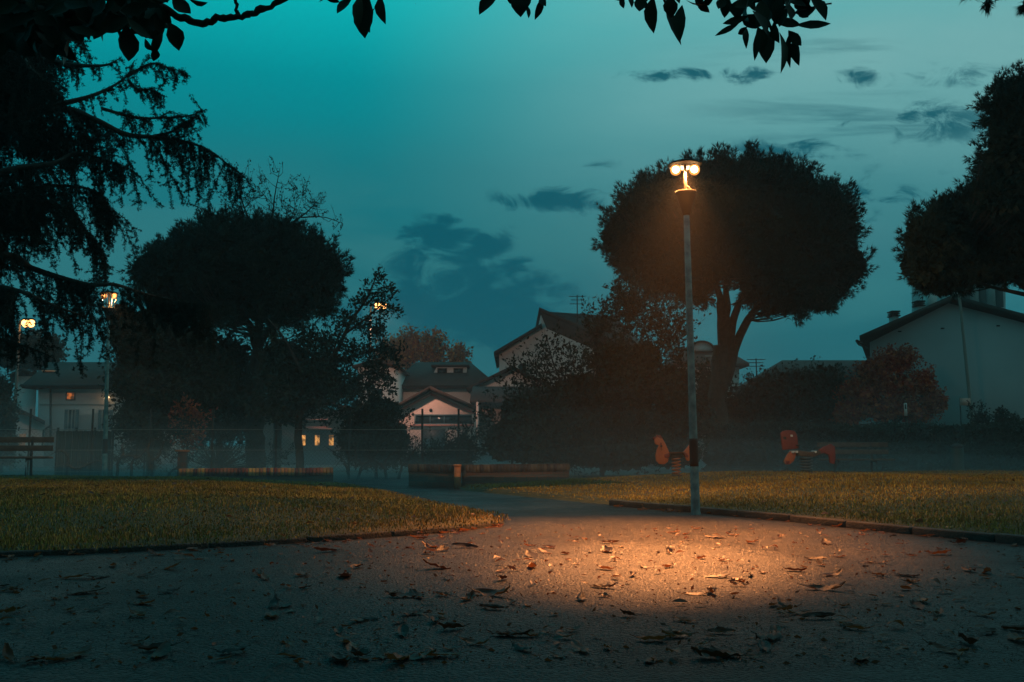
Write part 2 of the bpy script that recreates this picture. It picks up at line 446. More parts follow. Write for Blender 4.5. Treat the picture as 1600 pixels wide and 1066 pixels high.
cn2 = wnoise(5.0, 26.0, 5.2, 8, 0.6, 0.5)
nz = MA('SUBTRACT', MA('ADD', MA('MULTIPLY', cn, 0.62), MA('MULTIPLY', cn2, 0.38)), 0.5)
cl = MA('ADD', MA('MULTIPLY', cov, 1.35), MA('MULTIPLY', nz, 4.8))
cl = MA('MULTIPLY', MA('MULTIPLY', sstep(cl, 0.42, 1.05), sstep(cov, 0.05, 0.4)), front)
# fine streaks of high cloud on the right
stn = wnoise(3.6, 30.0, 9.3, 7, 0.58, 0.45)
streak = MA('MULTIPLY', sstep(stn, 0.48, 0.68), MA('MULTIPLY', sstep(U, 0.12, 0.36), MA('MULTIPLY', sstep(V_, 0.24, 0.34), MA('SUBTRACT', 1.0, sstep(V_, 0.40, 0.47)))))
cl = MA('MAXIMUM', cl, MA('MULTIPLY', streak, 0.6))
skyc = wmix(MA('MULTIPLY', cl, 0.92), skyc, (0.000, 0.086, 0.122))
st = nt.nodes.new('ShaderNodeTexSky'); st.sky_type = 'NISHITA'; st.sun_disc = False
st.sun_elevation = math.radians(-1.5); st.sun_rotation = math.radians(200)
addn = nt.nodes.new('ShaderNodeMix'); addn.data_type = 'RGBA'; addn.blend_type = 'ADD'; addn.inputs[0].default_value = 0.004
WL(skyc, addn.inputs[6]); WL(st.outputs[0], addn.inputs[7])
WL(addn.outputs[2], bg.inputs['Color'])
# the half of the sky away from the afterglow is darker
back = nt.nodes.new('ShaderNodeMapRange'); back.interpolation_type = 'SMOOTHSTEP'
back.inputs['From Min'].default_value = -0.45; back.inputs['From Max'].default_value = 0.6; back.inputs['To Min'].default_value = 0.45; back.inputs['To Max'].default_value = 1.0
WL(Y, back.inputs['Value']); WL(back.outputs['Result'], bg.inputs['Strength'])

sd = bpy.data.lights.new('dusk_sun', 'SUN'); sd.energy = 0.015; sd.angle = math.radians(20); sd.color = (1.0, 0.8, 0.6)
so = bpy.data.objects.new('dusk_sun', sd); COL.objects.link(so); so.rotation_euler = (math.radians(80), 0, math.radians(200))

# ------------------------------------------------------------------ ground, path and lawns
def sdist(px, py, poly):
    """signed distance (positive inside) from arrays px,py to polygon"""
    d = np.full(px.shape, 1e9); inside = np.zeros(px.shape, bool)
    n = len(poly)
    for i in range(n):
        ax, ay = poly[i]; bx, by = poly[(i + 1) % n]
        ex, ey = bx - ax, by - ay
        t = np.clip(((px - ax) * ex + (py - ay) * ey) / (ex * ex + ey * ey + 1e-12), 0, 1)
        d = np.minimum(d, np.hypot(px - ax - t * ex, py - ay - t * ey))
        c = ((ay > py) != (by > py)) & (px < (bx - ax) * (py - ay) / (by - ay + 1e-15) + ax)
        inside ^= c
    return np.where(inside, d, -d)


def xy(px, py): p = G(px, py); return (p.x, p.y)


def smooth_line(pts, k=6):
    """Catmull-Rom through 2D points"""
    pts = [np.array(p, float) for p in pts]
    P_ = [2 * pts[0] - pts[1]] + pts + [2 * pts[-1] - pts[-2]]
    o = []
    for i in range(1, len(P_) - 2):
        for j in range(k):
            t = j / k
            a, b, c, d = P_[i - 1], P_[i], P_[i + 1], P_[i + 2]
            o.append(0.5 * (2 * b + (c - a) * t + (2 * a - 5 * b + 4 * c - d) * t * t + (3 * b - a - 3 * c + d) * t ** 3))
    o.append(pts[-1]); return o


edge_left = smooth_line([xy(-500, 900), xy(-200, 880), xy(0, 870), xy(150, 864), xy(300, 857), xy(450, 849), xy(600, 839), xy(720, 829), xy(770, 823), xy(788, 818)])
edge_left_back = smooth_line([xy(788, 818), xy(775, 809), xy(720, 797), xy(650, 782), xy(580, 766), xy(530, 758)])
poly_left = [tuple(p) for p in edge_left] + [tuple(p) for p in edge_left_back[1:]] + [(-4.6, 22.6), (-9, 24.2), (-22, 24.6), (-26, 10)]
edge_right = smooth_line([xy(2100, 905), xy(1800, 872), xy(1600, 851), xy(1400, 832), xy(1250, 816), xy(1090, 801), xy(1000, 794), xy(945, 788)])
edge_right_back = smooth_line([xy(945, 788), xy(880, 782), xy(800, 774), xy(722, 766)])
poly_right = [tuple(p) for p in edge_right] + [tuple(p) for p in edge_right_back[1:]] + [(-1.2, 21.5), (1.5, 26.5), (10, 28.5), (26, 28.5), (26, 10)]


def sst(t): t = np.clip(t, 0, 1); return t * t * (3 - 2 * t)


def h_left(x, y):
    s = sdist(x, y, poly_left)
    h = 0.06 * sst(s / 0.15) + 0.17 * sst(s / 4.0) + 0.015 * np.sin(x * 1.3 + 1) * np.cos(y * 1.1) * sst(s)
    return np.where(s < 0, np.maximum(s * 0.5, -0.12), h), s


def h_right(x, y):
    s = sdist(x, y, poly_right)
    h = 0.075 * sst(s / 0.12) + 0.23 * sst(s / 6.0) - 0.035 * np.maximum(y - 21, 0) * sst(s) + 0.015 * np.sin(x * 1.1) * np.cos(y * 0.9 + 2) * sst(s)
    return np.where(s < 0, np.maximum(s * 0.5, -0.12), np.maximum(h, 0.03)), s


def gz(x, y):
    """ground level under a thing"""
    a, s = h_left(np.array([x]), np.array([y])); b, s2 = h_right(np.array([x]), np.array([y]))
    return float(max(0.0, a[0] if s[0] > 0 else 0, b[0] if s2[0] > 0 else 0))


def lawn(name, hf, x0, x1, y0, y1, step):
    nx = int((x1 - x0) / step) + 1; ny = int((y1 - y0) / step) + 1
    gx, gy = np.meshgrid(np.linspace(x0, x1, nx), np.linspace(y0, y1, ny))
    h, s = hf(gx.ravel(), gy.ravel())
    V = np.stack([gx.ravel(), gy.ravel(), h], -1)
    i = (np.arange(ny - 1)[:, None] * nx + np.arange(nx - 1)[None, :]).ravel()
    F = np.stack([i, i + 1, i + nx + 1, i + nx], -1)
    keep = (s[F] > -0.5).any(1)
    o = MB().add(V, F[keep]).build(name, M['soil'], smooth=True)
    return tag(o, None, None, None, 'structure')


gm = MB(); gm.add([(-600, -40, -0.06), (600, -40, -0.06), (600, 900, -0.06), (-600, 900, -0.06)], np.array([(0, 1, 2, 3)]))
tag(gm.build('ground', M['earth']), kind='structure')
n = 60
gx, gy = np.meshgrid(np.linspace(-24, 24, n), np.linspace(-6, 25.5, n))
i = (np.arange(n - 1)[:, None] * n + np.arange(n - 1)[None, :]).ravel()
tag(MB().add(np.stack([gx.ravel(), gy.ravel(), 0 * gx.ravel()], -1), np.stack([i, i + 1, i + n + 1, i + n], -1)).build('asphalt_path', M['asphalt']), kind='structure')
lawn('lawn', h_left, -26.5, 0.5, 7.0, 25.5, 0.16)
lawn('lawn', h_right, -2.5, 26.5, 7.0, 29, 0.16)


def kerb(line, wd, h0, h1, name, km='kerb'):
    """row of kerb stones along a line, each a slightly skewed block"""
    mb = MB()
    line = [np.array(p) for p in line]
    seg = [0]
    for a, b in zip(line, line[1:]): seg.append(seg[-1] + np.linalg.norm(b - a))
    Ltot = seg[-1]; L = 0.9; k = int(Ltot / L)
    def at(s):
        j = min(max(np.searchsorted(seg, s) - 1, 0), len(line) - 2)
        t = (s - seg[j]) / (seg[j + 1] - seg[j]); return line[j] * (1 - t) + line[j + 1] * t
    for q in range(k):
        a, b = at(q * L + 0.006), at((q + 1) * L - 0.006)
        c = (a + b) / 2; an = math.atan2(b[1] - a[1], b[0] - a[0])
        h = h1 + random.uniform(-0.008, 0.008)
        mb.box((c[0], c[1], (h + h0) / 2), (np.linalg.norm(b - a), wd, h - h0), an + random.uniform(-0.01, 0.01), 0.985)
    o = mb.build(name, M[km])
    md = o.modifiers.new('bevel', 'BEVEL'); md.width = 0.012; md.segments = 2
    return tag(o, kind='structure')


kerb(edge_right, 0.13, -0.05, 0.08, 'kerb')
kerb(edge_left, 0.10, -0.05, 0.048, 'kerb', 'kerb_dark')


# grass blades
def grass(name, hf, poly, n, xr, yr, seed, hmin, hmax):
    r = np.random.default_rng(seed)
    # more blades near the camera
    y = yr[0] + (yr[1] - yr[0]) * r.random(n * 3) ** 1.5
    x = xr[0] + (xr[1] - xr[0]) * r.random(n * 3)
    vis = np.abs(x) < y * 0.62 + 1.0
    x, y = x[vis][:n * 2], y[vis][:n * 2]
    h, s = hf(x, y)
    edge = np.minimum(1.0, 0.35 + s * 1.6)
    lo_ = -0.07 if poly is poly_left else 0.01
    ok = (s > lo_) & (r.random(len(s)) < np.maximum(edge, 0.5))
    h = np.where(s < 0.08, np.maximum(h, 0.045), h)
    x, y, h, s = x[ok][:n], y[ok][:n], h[ok][:n], s[ok][:n]
    k = len(x)
    patch = 0.8 + 0.28 * np.sin(x * 0.9 + np.cos(y * 0.7) * 2) * np.cos(y * 1.3 + x * 0.3)
    ln = (hmin + (hmax - hmin) * r.random(k) ** 2.4) * patch * np.clip(0.75 + s * 0.6, 0.6, 1)
    a = r.random(k) * 2 * math.pi; lean = r.normal(0, 0.42, k); a2 = r.random(k) * 2 * math.pi
    wd = (0.0025 + 0.0003 * y) * (0.7 + 0.6 * r.random(k))
    base = np.stack([x, y, h - 0.005], -1)
    side = np.stack([np.cos(a), np.sin(a), 0 * a], -1) * wd[:, None]
    mid = base + np.stack([np.cos(a2) * lean * 0.35, np.sin(a2) * lean * 0.35, 0.6 + 0 * a], -1) * ln[:, None]
    tip = base + np.stack([np.cos(a2) * lean, np.sin(a2) * lean, 1 - 0.25 * lean ** 2], -1) * ln[:, None]
    V = np.stack([base - side, base + side, mid + side * 0.75, mid - side * 0.75, tip], 1).reshape(-1, 3)
    i = np.arange(k)[:, None] * 5
    mb = MB(); mb.add(V, [i + np.array([[0, 1, 2, 3]]), i + np.array([[3, 2, 4]])])
    o = mb.build(name, M['grass'])
    return tag(o, kind='stuff')


tag(grass('grass', h_left, poly_left, 150000, (-16, 0.3), (8, 24.4), 1, 0.018, 0.065), 'yellow green grass covering the left lawn between path and bench', 'grass')
tag(grass('grass', h_right, poly_right, 150000, (-1.2, 18), (9.0, 28.3), 2, 0.018, 0.065), 'yellow green grass covering the right lawn around the lamp post', 'grass')


# ------------------------------------------------------------------ vegetation
def unit(v): return v / (np.linalg.norm(v, axis=-1, keepdims=True) + 1e-12)


def leaf_cards(mb, c, d, ln, wd, r, bend=0.0):
    """diamond leaves: base c, direction d"""
    k = len(c)
    rnd = unit(r.normal(size=(k, 3)))
    sd = unit(np.cross(d, rnd)) * (wd / 2)[:, None]
    nn = unit(np.cross(sd, d))
    mid = c + d * (ln * 0.45)[:, None] + nn * (ln * 0.08)[:, None]
    tip = c + d * ln[:, None] - nn * (ln * bend)[:, None]
    V = np.stack([c, mid + sd, tip, mid - sd], 1).reshape(-1, 3)
    mb.add(V, np.arange(k)[:, None] * 4 + np.array([[0, 1, 2, 3]]))


def needles(mb, c, axis, n, ln, wd, r, spread=0.8):
    """n needles fan out at each point c around axis"""
    k = len(c)
    cc = np.repeat(c, n, 0); ax = np.repeat(axis, n, 0)
    d = unit(ax + r.normal(size=(k * n, 3)) * spread)
    l = ln * (0.7 + 0.6 * r.random(k * n))
    sd = unit(np.cross(d, unit(r.normal(size=(k * n, 3))))) * (wd / 2)
    V = np.stack([cc - sd, cc + sd, cc + d * l[:, None]], 1).reshape(-1, 3)
    mb.add(V, np.arange(k * n)[:, None] * 3 + np.array([[0, 1, 2]]))


def limb_pts(pl, D, k=5):
    """limb given by photo positions (px, py[, depth offset]) -> smooth 3D line"""
    q = [np.array(P(p[0], p[1], D + (p[2] if len(p) > 2 else 0))) for p in pl]
    return np.array(smooth_line(q, k)) if len(q) > 2 else np.linspace(q[0], q[1], k + 1)


def blob3(b, D):
    px, py, rx, ry, dd = b[:5]
    c = np.array(P(px, py, D + dd)); s = (D + dd) / FPX
    return c, np.array([rx * s, (b[5] if len(b) > 5 else 0.9 * max(rx, ry)) * s, ry * s])


def tree(name, label, cat, D, base, limbs, blobs, ncl, kind, lmat, bmat, seed, leaf=0.09, per=30, spread=0.28, group=None, twig=True, shell=0.55, up=0.3, extra=None, r_twig=0.009, wfac=0.55, fill=0.0, trunk_name='trunk', kmin=3):
    """trunk and limbs as one mesh, crown of leaf-sized faces as another"""
    r = np.random.default_rng(seed)
    b0 = P(base[0], base[1], D)
    b0.z = gz(b0.x, b0.y)
    root = empty(name, b0, label, cat, group)
    wood = MB(); nodes = []
    for l in limbs:
        pts = limb_pts(l[0], D)
        pts = pts + np.cumsum(r.normal(size=pts.shape) * 0.006 * l[1] / 0.05, 0)
        if l is limbs[0]: pts[0] = (b0.x, b0.y, b0.z - 0.15)
        t = np.linspace(0, 1, len(pts))
        wood.tube(pts, l[1] + (l[2] - l[1]) * t, 9 if l[1] > 0.06 else 6)
        for q, tt in zip(pts, t):
            if q[2] > 1.0 or len(limbs) < 2: nodes.append(q)
    nodes = np.array(nodes) if nodes else np.array([[b0.x, b0.y, b0.z + 0.2]])
    B = [blob3(b, D) for b in blobs]
    vol = np.array([np.prod(b[1]) ** 0.75 for b in B]); vol /= vol.sum()
    cents = []; norms = []
    for (c, rad), v in zip(B, vol):
        k = max(kmin, int(ncl * v))
        d = unit(r.normal(size=(k, 3)))
        if kind == 'pine': d[:, 2] = np.where(d[:, 2] < -0.75, -d[:, 2], d[:, 2])
        rr = np.where(r.random(k) < shell, 0.86 + 0.2 * r.random(k), r.random(k) ** 0.4 * 0.85)
        cents.append(c + d * rad * rr[:, None]); norms.append(d)
    cents = np.vstack(cents); norms = np.vstack(norms)
    ok = cents[:, 2] > 0.12
    cents, norms = cents[ok], norms[ok]
    crown = MB()
    if twig:
        nd = nodes[None, :, :] - cents[:, None, :]
        dist = np.linalg.norm(nd, axis=2) + 0.5 * np.maximum(nd[:, :, 2], 0)
        j = dist.argmin(1)
        for c, q in zip(cents, nodes[j]):
            L = np.linalg.norm(c - q)
            if L < 0.05: continue
            m = (q + c) / 2 + np.array([0, 0, -0.08 * L]) + r.normal(size=3) * 0.05 * L
            tt = np.linspace(0, 1, 5)[:, None]
            pts = (1 - tt) ** 2 * q + 2 * tt * (1 - tt) * m + tt ** 2 * c
            wood.tube(pts, np.linspace(r_twig * 1.8, r_twig * 0.6, 5), 3, cap=False)
    if kind == 'pine':
        k = len(cents)
        e = unit(norms * 0.75 + r.normal(size=(k, 3)) * 0.28 + np.array([0, 0, 1.0]) * np.where(norms[:, 2:3] < -0.1, 0.12, 0.55))
        cc = np.repeat(cents, per, 0); ee = np.repeat(e, per, 0)
        u_ = r.random(k * per) - 0.35
        off = ee * (spread * u_)[:, None] + r.normal(size=(k * per, 3)) * spread * 0.14 * (1.1 - np.abs(u_))[:, None]
        ax = unit(ee * 0.9 + off * 0.9)
        needles(crown, cc + off, ax, 9, leaf, leaf * 0.14, r, 0.45)
    elif kind == 'leaf':
        k = len(cents)
        cc = np.repeat(cents, per, 0); nn = np.repeat(norms, per, 0)
        off = unit(r.normal(size=(k * per, 3))) * (spread * r.random(k * per) ** 0.5)[:, None]
        d = unit(nn * 0.5 + r.normal(size=(k * per, 3)) * 0.8 + np.array([0, 0, up]))
        ln = leaf * (0.6 + 0.8 * r.random(k * per))
        leaf_cards(crown, cc + off, d, ln, ln * wfac, r, 0.1)
    elif kind == 'spray':
        # long shoots that carry leaves on both sides
        k = len(cents)
        ax = unit(norms * 0.7 + r.normal(size=(k, 3)) * 0.35 + np.array([0, 0, up]))
        L = spread * (1.2 + 1.6 * r.random(k))
        for c, a, l in zip(cents, ax, L):
            wood.tube([c, c + a * l * 0.5, c + a * l + np.array([0, 0, -0.04 * l])], [r_twig, r_twig * 0.7, r_twig * 0.4], 3, cap=False)
        cc = np.repeat(cents, per, 0); aa = np.repeat(ax, per, 0); LL = np.repeat(L, per)
        pos = cc + aa * (LL * r.random(k * per))[:, None] + r.normal(size=(k * per, 3)) * spread * 0.16
        d = unit(aa * 0.7 + r.normal(size=(k * per, 3)) * 0.6)
        ln = leaf * (0.6 + 0.8 * r.random(k * per))
        leaf_cards(crown, pos, d, ln, ln * wfac, r, 0.1)
    if fill > 0:
        # inner leaves that close the heart of the crown
        k = int(fill * len(B))
        for (c, rad), bl_ in zip(B, blobs):
            if bl_[2] < 20 and kind != 'pine' or bl_[3] < 13 and kind == 'pine': continue
            d = unit(r.normal(size=(k, 3)))
            if kind == 'pine': d[:, 2] = np.where(r.random(k) < 0.55, np.abs(d[:, 2]), d[:, 2])
            pos = c + d * rad * ((0.66 if kind == 'pine' else 0.74) * r.random(k) ** 0.45)[:, None]
            if kind == 'pine': pos = pos[(d[:, 2] > -0.25) | (r.random(k) < 0.35)]
            pos = pos[pos[:, 2] > 0.1]
            ln = leaf * (1.2 + 0.9 * r.random(len(pos)))
            leaf_cards(crown, pos, unit(r.normal(size=(len(pos), 3))), ln, ln * 0.8, r)
    if extra: extra(root, wood, crown, r)
    if wood.n: rel(wood.build(trunk_name, bmat, root), root)
    rel(crown.build('crown', lmat, root), root)
    return root


# --- the tall umbrella pine behind the lamp
pine_blobs = []
rr = random.Random(3)
for (a, b, c, d) in [(985, 358, 40, 40), (1022, 318, 48, 36), (1070, 292, 56, 36), (1125, 280, 60, 34), (1180, 276, 56, 34), (1232, 296, 54, 36), (1285, 330, 48, 44), (1306, 372, 32, 38), (1318, 415, 34, 34), (1015, 388, 54, 36), (1075, 360, 80, 60), (1170, 360, 90, 66), (1250, 375, 72, 62), (1290, 440, 46, 28), (1020, 415, 40, 20), (1070, 422, 46, 18), (1220, 424, 70, 26), (1258, 452, 48, 16), (1140, 398, 90, 28), (968, 372, 26, 28), (972, 408, 22, 12), (1000, 432, 28, 10), (1040, 446, 30, 9), (1080, 455, 24, 8), (1235, 474, 26, 7), (1275, 474, 26, 8), (1198, 455, 26, 7)]:
    b += 4 if b < 345 else 0
    pine_blobs.append((a, b, c, d, rr.uniform(-1.2, 1.2)))
    if 1010 < a < 1290: pine_blobs.append((a + rr.uniform(-15, 15), b + rr.uniform(-2, 18), c * 0.9, d * 0.85, rr.uniform(1.5, 2.6))); pine_blobs.append((a + rr.uniform(-15, 15), b + rr.uniform(0, 20), c * 0.85, d * 0.8, rr.uniform(-2.6, -1.6)))
D = 32
tree('stone_pine', 'tall umbrella pine with a wide dome crown and forked trunk behind the tall lamp', 'tree', D, (1128, 722),
     [([(1128, 722), (1127, 660), (1130, 600), (1132, 535)], 0.32, 0.23), ([(1128, 610), (1124, 510), (1118, 465), (1085, 425, -1)], 0.2, 0.07), ([(1131, 610), (1136, 510), (1133, 460), (1130, 400)], 0.18, 0.06),
      ([(1133, 600), (1146, 510), (1162, 465), (1180, 420, 1)], 0.17, 0.06), ([(1135, 590), (1158, 525), (1185, 478), (1205, 450), (1240, 425, -1)], 0.17, 0.06), ([(1192, 470), (1225, 462), (1262, 452), (1300, 440)], 0.06, 0.025),
      ([(1112, 450), (1075, 440), (1030, 415)], 0.07, 0.03), ([(1190, 470, 0), (1215, 478, 1), (1250, 476, 1.5)], 0.05, 0.02), ([(1118, 470), (1085, 462), (1050, 452), (1010, 440)], 0.05, 0.02)],
     pine_blobs, 3000, 'pine', M['pine'], M['bark'], 11, kmin=16, leaf=0.17, per=20, spread=0.66, shell=0.8, fill=330, r_twig=0.014,
     group='umbrella pines round the park')

# --- the umbrella pine on the left
blobs = []
for (a, b, c, d) in [(308, 392, 60, 40), (350, 368, 60, 38), (410, 364, 62, 36), (462, 385, 54, 38), (254, 420, 45, 30), (495, 420, 45, 36), (330, 425, 90, 50), (420, 425, 90, 50), (280, 450, 60, 30), (470, 455, 60, 35), (380, 460, 90, 36), (228, 438, 24, 12), (268, 465, 30, 10), (310, 486, 34, 10), (352, 502, 30, 9), (482, 482, 30, 10), (440, 500, 30, 8)]:
    b += 14 if b < 400 else 0
    blobs.append((a, b, c, d, rr.uniform(-1, 1)))
    blobs.append((a + rr.uniform(-12, 12), b + rr.uniform(0, 14), c * 0.9, d * 0.85, rr.choice((-2.2, 2.2))))
tree('stone_pine', 'rounded dark umbrella pine rising over the low brick wall on the left side', 'tree', 31, (398, 728),
     [([(398, 728), (396, 660), (397, 600), (402, 540)], 0.33, 0.25), ([(402, 545), (380, 500), (330, 460), (290, 430)], 0.14, 0.05), ([(402, 545), (405, 490), (400, 430)], 0.17, 0.06), ([(402, 545), (430, 500), (470, 460)], 0.13, 0.05), ([(360, 480), (300, 480), (250, 465)], 0.06, 0.025)],
     blobs, 2200, 'pine', M['pine'], M['bark_dark'], 12, kmin=16, leaf=0.16, per=15, spread=0.6, shell=0.8, fill=330, r_twig=0.014, group='umbrella pines round the park')

# --- the near pine at the right edge
blobs = []
for (a, b, c, d) in [(1600, 175, 62, 52), (1655, 150, 60, 60), (1595, 240, 60, 50), (1650, 250, 80, 80), (1560, 300, 48, 34), (1500, 350, 48, 36), (1450, 370, 36, 38), (1440, 415, 26, 34), (1530, 365, 70, 58), (1600, 325, 80, 70), (1490, 420, 54, 34), (1560, 415, 60, 34), (1640, 390, 80, 60), (1470, 440, 40, 18)]:
    blobs.append((a, b, c, d, rr.uniform(-0.6, 0.6)))
    blobs.append((a + rr.uniform(-8, 14), b + rr.uniform(0, 12), c * 0.85, d * 0.8, rr.choice((-1.1, 1.2))))
tree('stone_pine', 'huge dark pine leaning in from the right edge above the grey gabled house', 'tree', 19, (1715, 745),
     [([(1715, 745), (1712, 640), (1700, 540), (1672, 480)], 0.26, 0.2), ([(1675, 490), (1630, 470), (1575, 432), (1530, 400)], 0.10, 0.04), ([(1672, 485), (1650, 380), (1620, 260), (1610, 190)], 0.16, 0.05), ([(1620, 465), (1560, 452), (1500, 435)], 0.05, 0.02), ([(1590, 440), (1530, 380), (1480, 380)], 0.05, 0.02)],
     blobs, 2500, 'pine', M['pine'], M['bark_dark'], 13, leaf=0.115, per=15, spread=0.42, shell=0.85, fill=300, r_twig=0.009, group='umbrella pines round the park')

# --- pine bough in the top right corner: its tree stands beyond the frame
blobs = [(1585, -6, 34, 16, 0), (1560, -12, 34, 14, 0.2), (1540, -8, 22, 9, 0), (1620, -30, 60, 30, 0), (1700, -120, 90, 70, 0.5)]
tree('pine_tree', 'pine whose needle tips hang into the top corner beside the sky', 'tree', 9, (2150, 860),
     [([(2150, 860), (2140, 500), (2100, 100), (2060, -260)], 0.2, 0.14), ([(2080, -150), (1850, -110), (1680, -55), (1590, -18)], 0.06, 0.012)], blobs, 60, 'pine', M['pine'], M['bark_dark'], 14, leaf=0.11, per=14, spread=0.10, shell=0.7, r_twig=0.005)


# --- weeping cedar at the left edge
def cedar():
    D = 12.5
    r = np.random.default_rng(21)
    b0 = P(-150, 800, D); b0.z = gz(b0.x, b0.y)
    root = empty('cedar_tree', b0, 'weeping cedar with drooping curtains of needles filling the upper left', 'tree')
    wood = MB(); crown = MB()
    tr = limb_pts([(-150, 800), (-140, 500), (-120, 200), (-90, -150)], D); tr[0] = (b0.x, b0.y, -0.1)
    wood.tube(tr, np.linspace(0.30, 0.12, len(tr)), 10)
    limbs = [([(-130, 190), (20, 175), (102, 161), (158, 144), (197, 120), (210, 95)], 0.3, 26),
             ([(197, 120), (236, 100), (262, 106), (289, 113)], 0.2, 12),
             ([(-130, 130), (40, 95), (115, 102), (164, 102), (190, 90)], 0.0, 22),
             ([(160, 170), (213, 184), (256, 184), (295, 181), (323, 171)], -0.2, 20),
             ([(-135, 260), (0, 190), (98, 171), (148, 187), (197, 210), (250, 215), (295, 223), (328, 236), (355, 256), (384, 278)], 0.1, 75),
             ([(240, 213), (265, 207), (289, 194), (312, 180)], 0.1, 14),
             ([(200, 125), (215, 140), (235, 140), (255, 150)], 0.3, 12),
             ([(-135, 320), (0, 270), (82, 256), (115, 240), (150, 245), (200, 262)], -0.5, 55),
             ([(-135, 360), (-20, 320), (50, 312), (110, 330), (140, 370), (168, 405)], 0.4, 60),
             ([(-135, 400), (-40, 330), (30, 300), (90, 290), (150, 300), (180, 340)], 0.9, 55),
             ([(-140, 430), (0, 399), (49, 419), (98, 435), (141, 445), (180, 445), (223, 458), (279, 471), (330, 478)], 0.0, 80),
             ([(-140, 480), (-30, 450), (30, 455), (90, 480), (150, 500)], -0.6, 40),
             ([(-140, 540), (-50, 520), (0, 530), (50, 545), (85, 560)], 0.5, 26),
             ([(-130, 60), (20, 20), (80, 40), (130, 60)], 0.6, 45), ([(-130, 120), (0, 60), (50, 110), (90, 140)], -0.7, 50), ([(-130, 220), (-10, 150), (50, 190), (110, 215)], 1.0, 55),
             ([(223, 458), (250, 480), (300, 500), (340, 520)], 0.3, 20)]
    for pl, dd, nh in limbs:
        pts = limb_pts([(p[0], p[1], dd + 0.25 * math.sin(p[0] * 0.03 + dd * 5)) for p in pl], D, 7)
        t = np.linspace(0, 1, len(pts)); r0 = 0.055 if pl[0][0] < -50 else 0.018
        wood.tube(pts, r0 * (1 - t) ** 1.2 + 0.006, 6)
        # short needle tufts along the limb
        L = np.linalg.norm(np.diff(pts, axis=0), axis=1); cum = np.concatenate([[0], np.cumsum(L)])
        def at(s): return np.array([np.interp(s, cum, pts[:, q]) for q in range(3)]).T
        ns = int(cum[-1] / 0.012); s = r.random(ns) * cum[-1]
        p = at(s) + r.normal(size=(ns, 3)) * 0.022
        needles(crown, p, unit(r.normal(size=(ns, 3)) + np.array([0, 0, 0.2])), 5, 0.032, 0.007, r, 0.7)
        # hanging branchlets
        for k in range(int(nh * 2.2)):
            s0 = cum[-1] * (0.12 + 0.88 * r.random())
            q = at(np.array([s0]))[0]
            inner = 1 - s0 / cum[-1]
            qx = 800 + q[0] / q[1] * FPX
            if (pl[0][1] == 430 and 138 < qx < 182 and r.random() < 0.75) or (pl[0][1] in (430, 480, 540) and 18 < qx < 66 and r.random() < 0.6): continue
            ln = (0.16 + 0.95 * r.random() ** 1.8) * (0.5 + 0.6 * min(1, inner * 2.2 + 0.25))
            if nh <= 26: ln *= 0.36
            a = r.normal(size=3) * 0.35; a[2] = -0.35
            if nh <= 22: a = r.normal(size=3) * 0.6
            m = 9
            tg = at(np.array([min(cum[-1], s0 + 0.05)]))[0] - at(np.array([max(0, s0 - 0.05)]))[0]
            line = [q]; d = unit(a * 1.2 + unit(tg) * r.uniform(0.1, 1.0) + np.array([0.15, 0, -0.2])); droop = r.uniform(0.08, 0.42)
            for j in range(m):
                d = unit(d + np.array([0, 0, -droop]) + r.normal(size=3) * 0.13); line.append(line[-1] + d * ln / m)
            line = np.array(line)
            wood.tube(line, np.linspace(0.006, 0.0025, m + 1), 3, cap=False)
            nt_ = int(ln / 0.0075)
            tt = r.random(nt_) * m; ii = tt.astype(int).clip(0, m - 1); f = (tt - ii)[:, None]
            pp = line[ii] * (1 - f) + line[ii + 1] * f + r.normal(size=(nt_, 3)) * 0.012
            needles(crown, pp, unit(r.normal(size=(nt_, 3)) + np.array([0, 0, -0.3])), 5, 0.030, 0.008, r, 0.8)
            # side shoots
            for h in range(int(2 + ln * 9)):
                j = r.integers(1, m); q2 = line[j]; dd2 = unit(r.normal(size=3) * np.array([1, 1, 0.4]) + np.array([0, 0, -0.4])); l2 = min(ln, 0.6) * 0.17 * (0.5 + r.random())
                e = q2 + dd2 * l2 + np.array([0, 0, -0.15 * l2])
                wood.tube([q2, (q2 + e) / 2 + [0, 0, 0.02 * l2], e], [0.004, 0.003, 0.002], 3, cap=False)
                n2 = max(3, int(l2 / 0.008)); f2 = r.random(n2)[:, None]
                needles(crown, q2 * (1 - f2) + e * f2 + r.normal(size=(n2, 3)) * 0.008, unit(r.normal(size=(n2, 3))), 5, 0.028, 0.008, r, 0.8)
    # dense heart of the tree near the trunk
    for px, py, rx, ry, k in [(-20, 110, 75, 130, 15000), (-20, 330, 60, 110, 4500), (-70, 300, 80, 280, 9000), (45, 120, 50, 55, 3500), (80, 225, 60, 35, 2200)]:
        c, rad = blob3((px, py, rx, ry, 0.3, 90), D)
        d = unit(r.normal(size=(k, 3))); p = c + d * rad * (r.random(k) ** 0.5)[:, None]
        needles(crown, p, d, 6, 0.05, 0.012, r, 0.9)
    rel(wood.build('trunk', M['bark_dark'], root), root)
    rel(crown.build('crown', M['cedar'], root), root)


cedar()

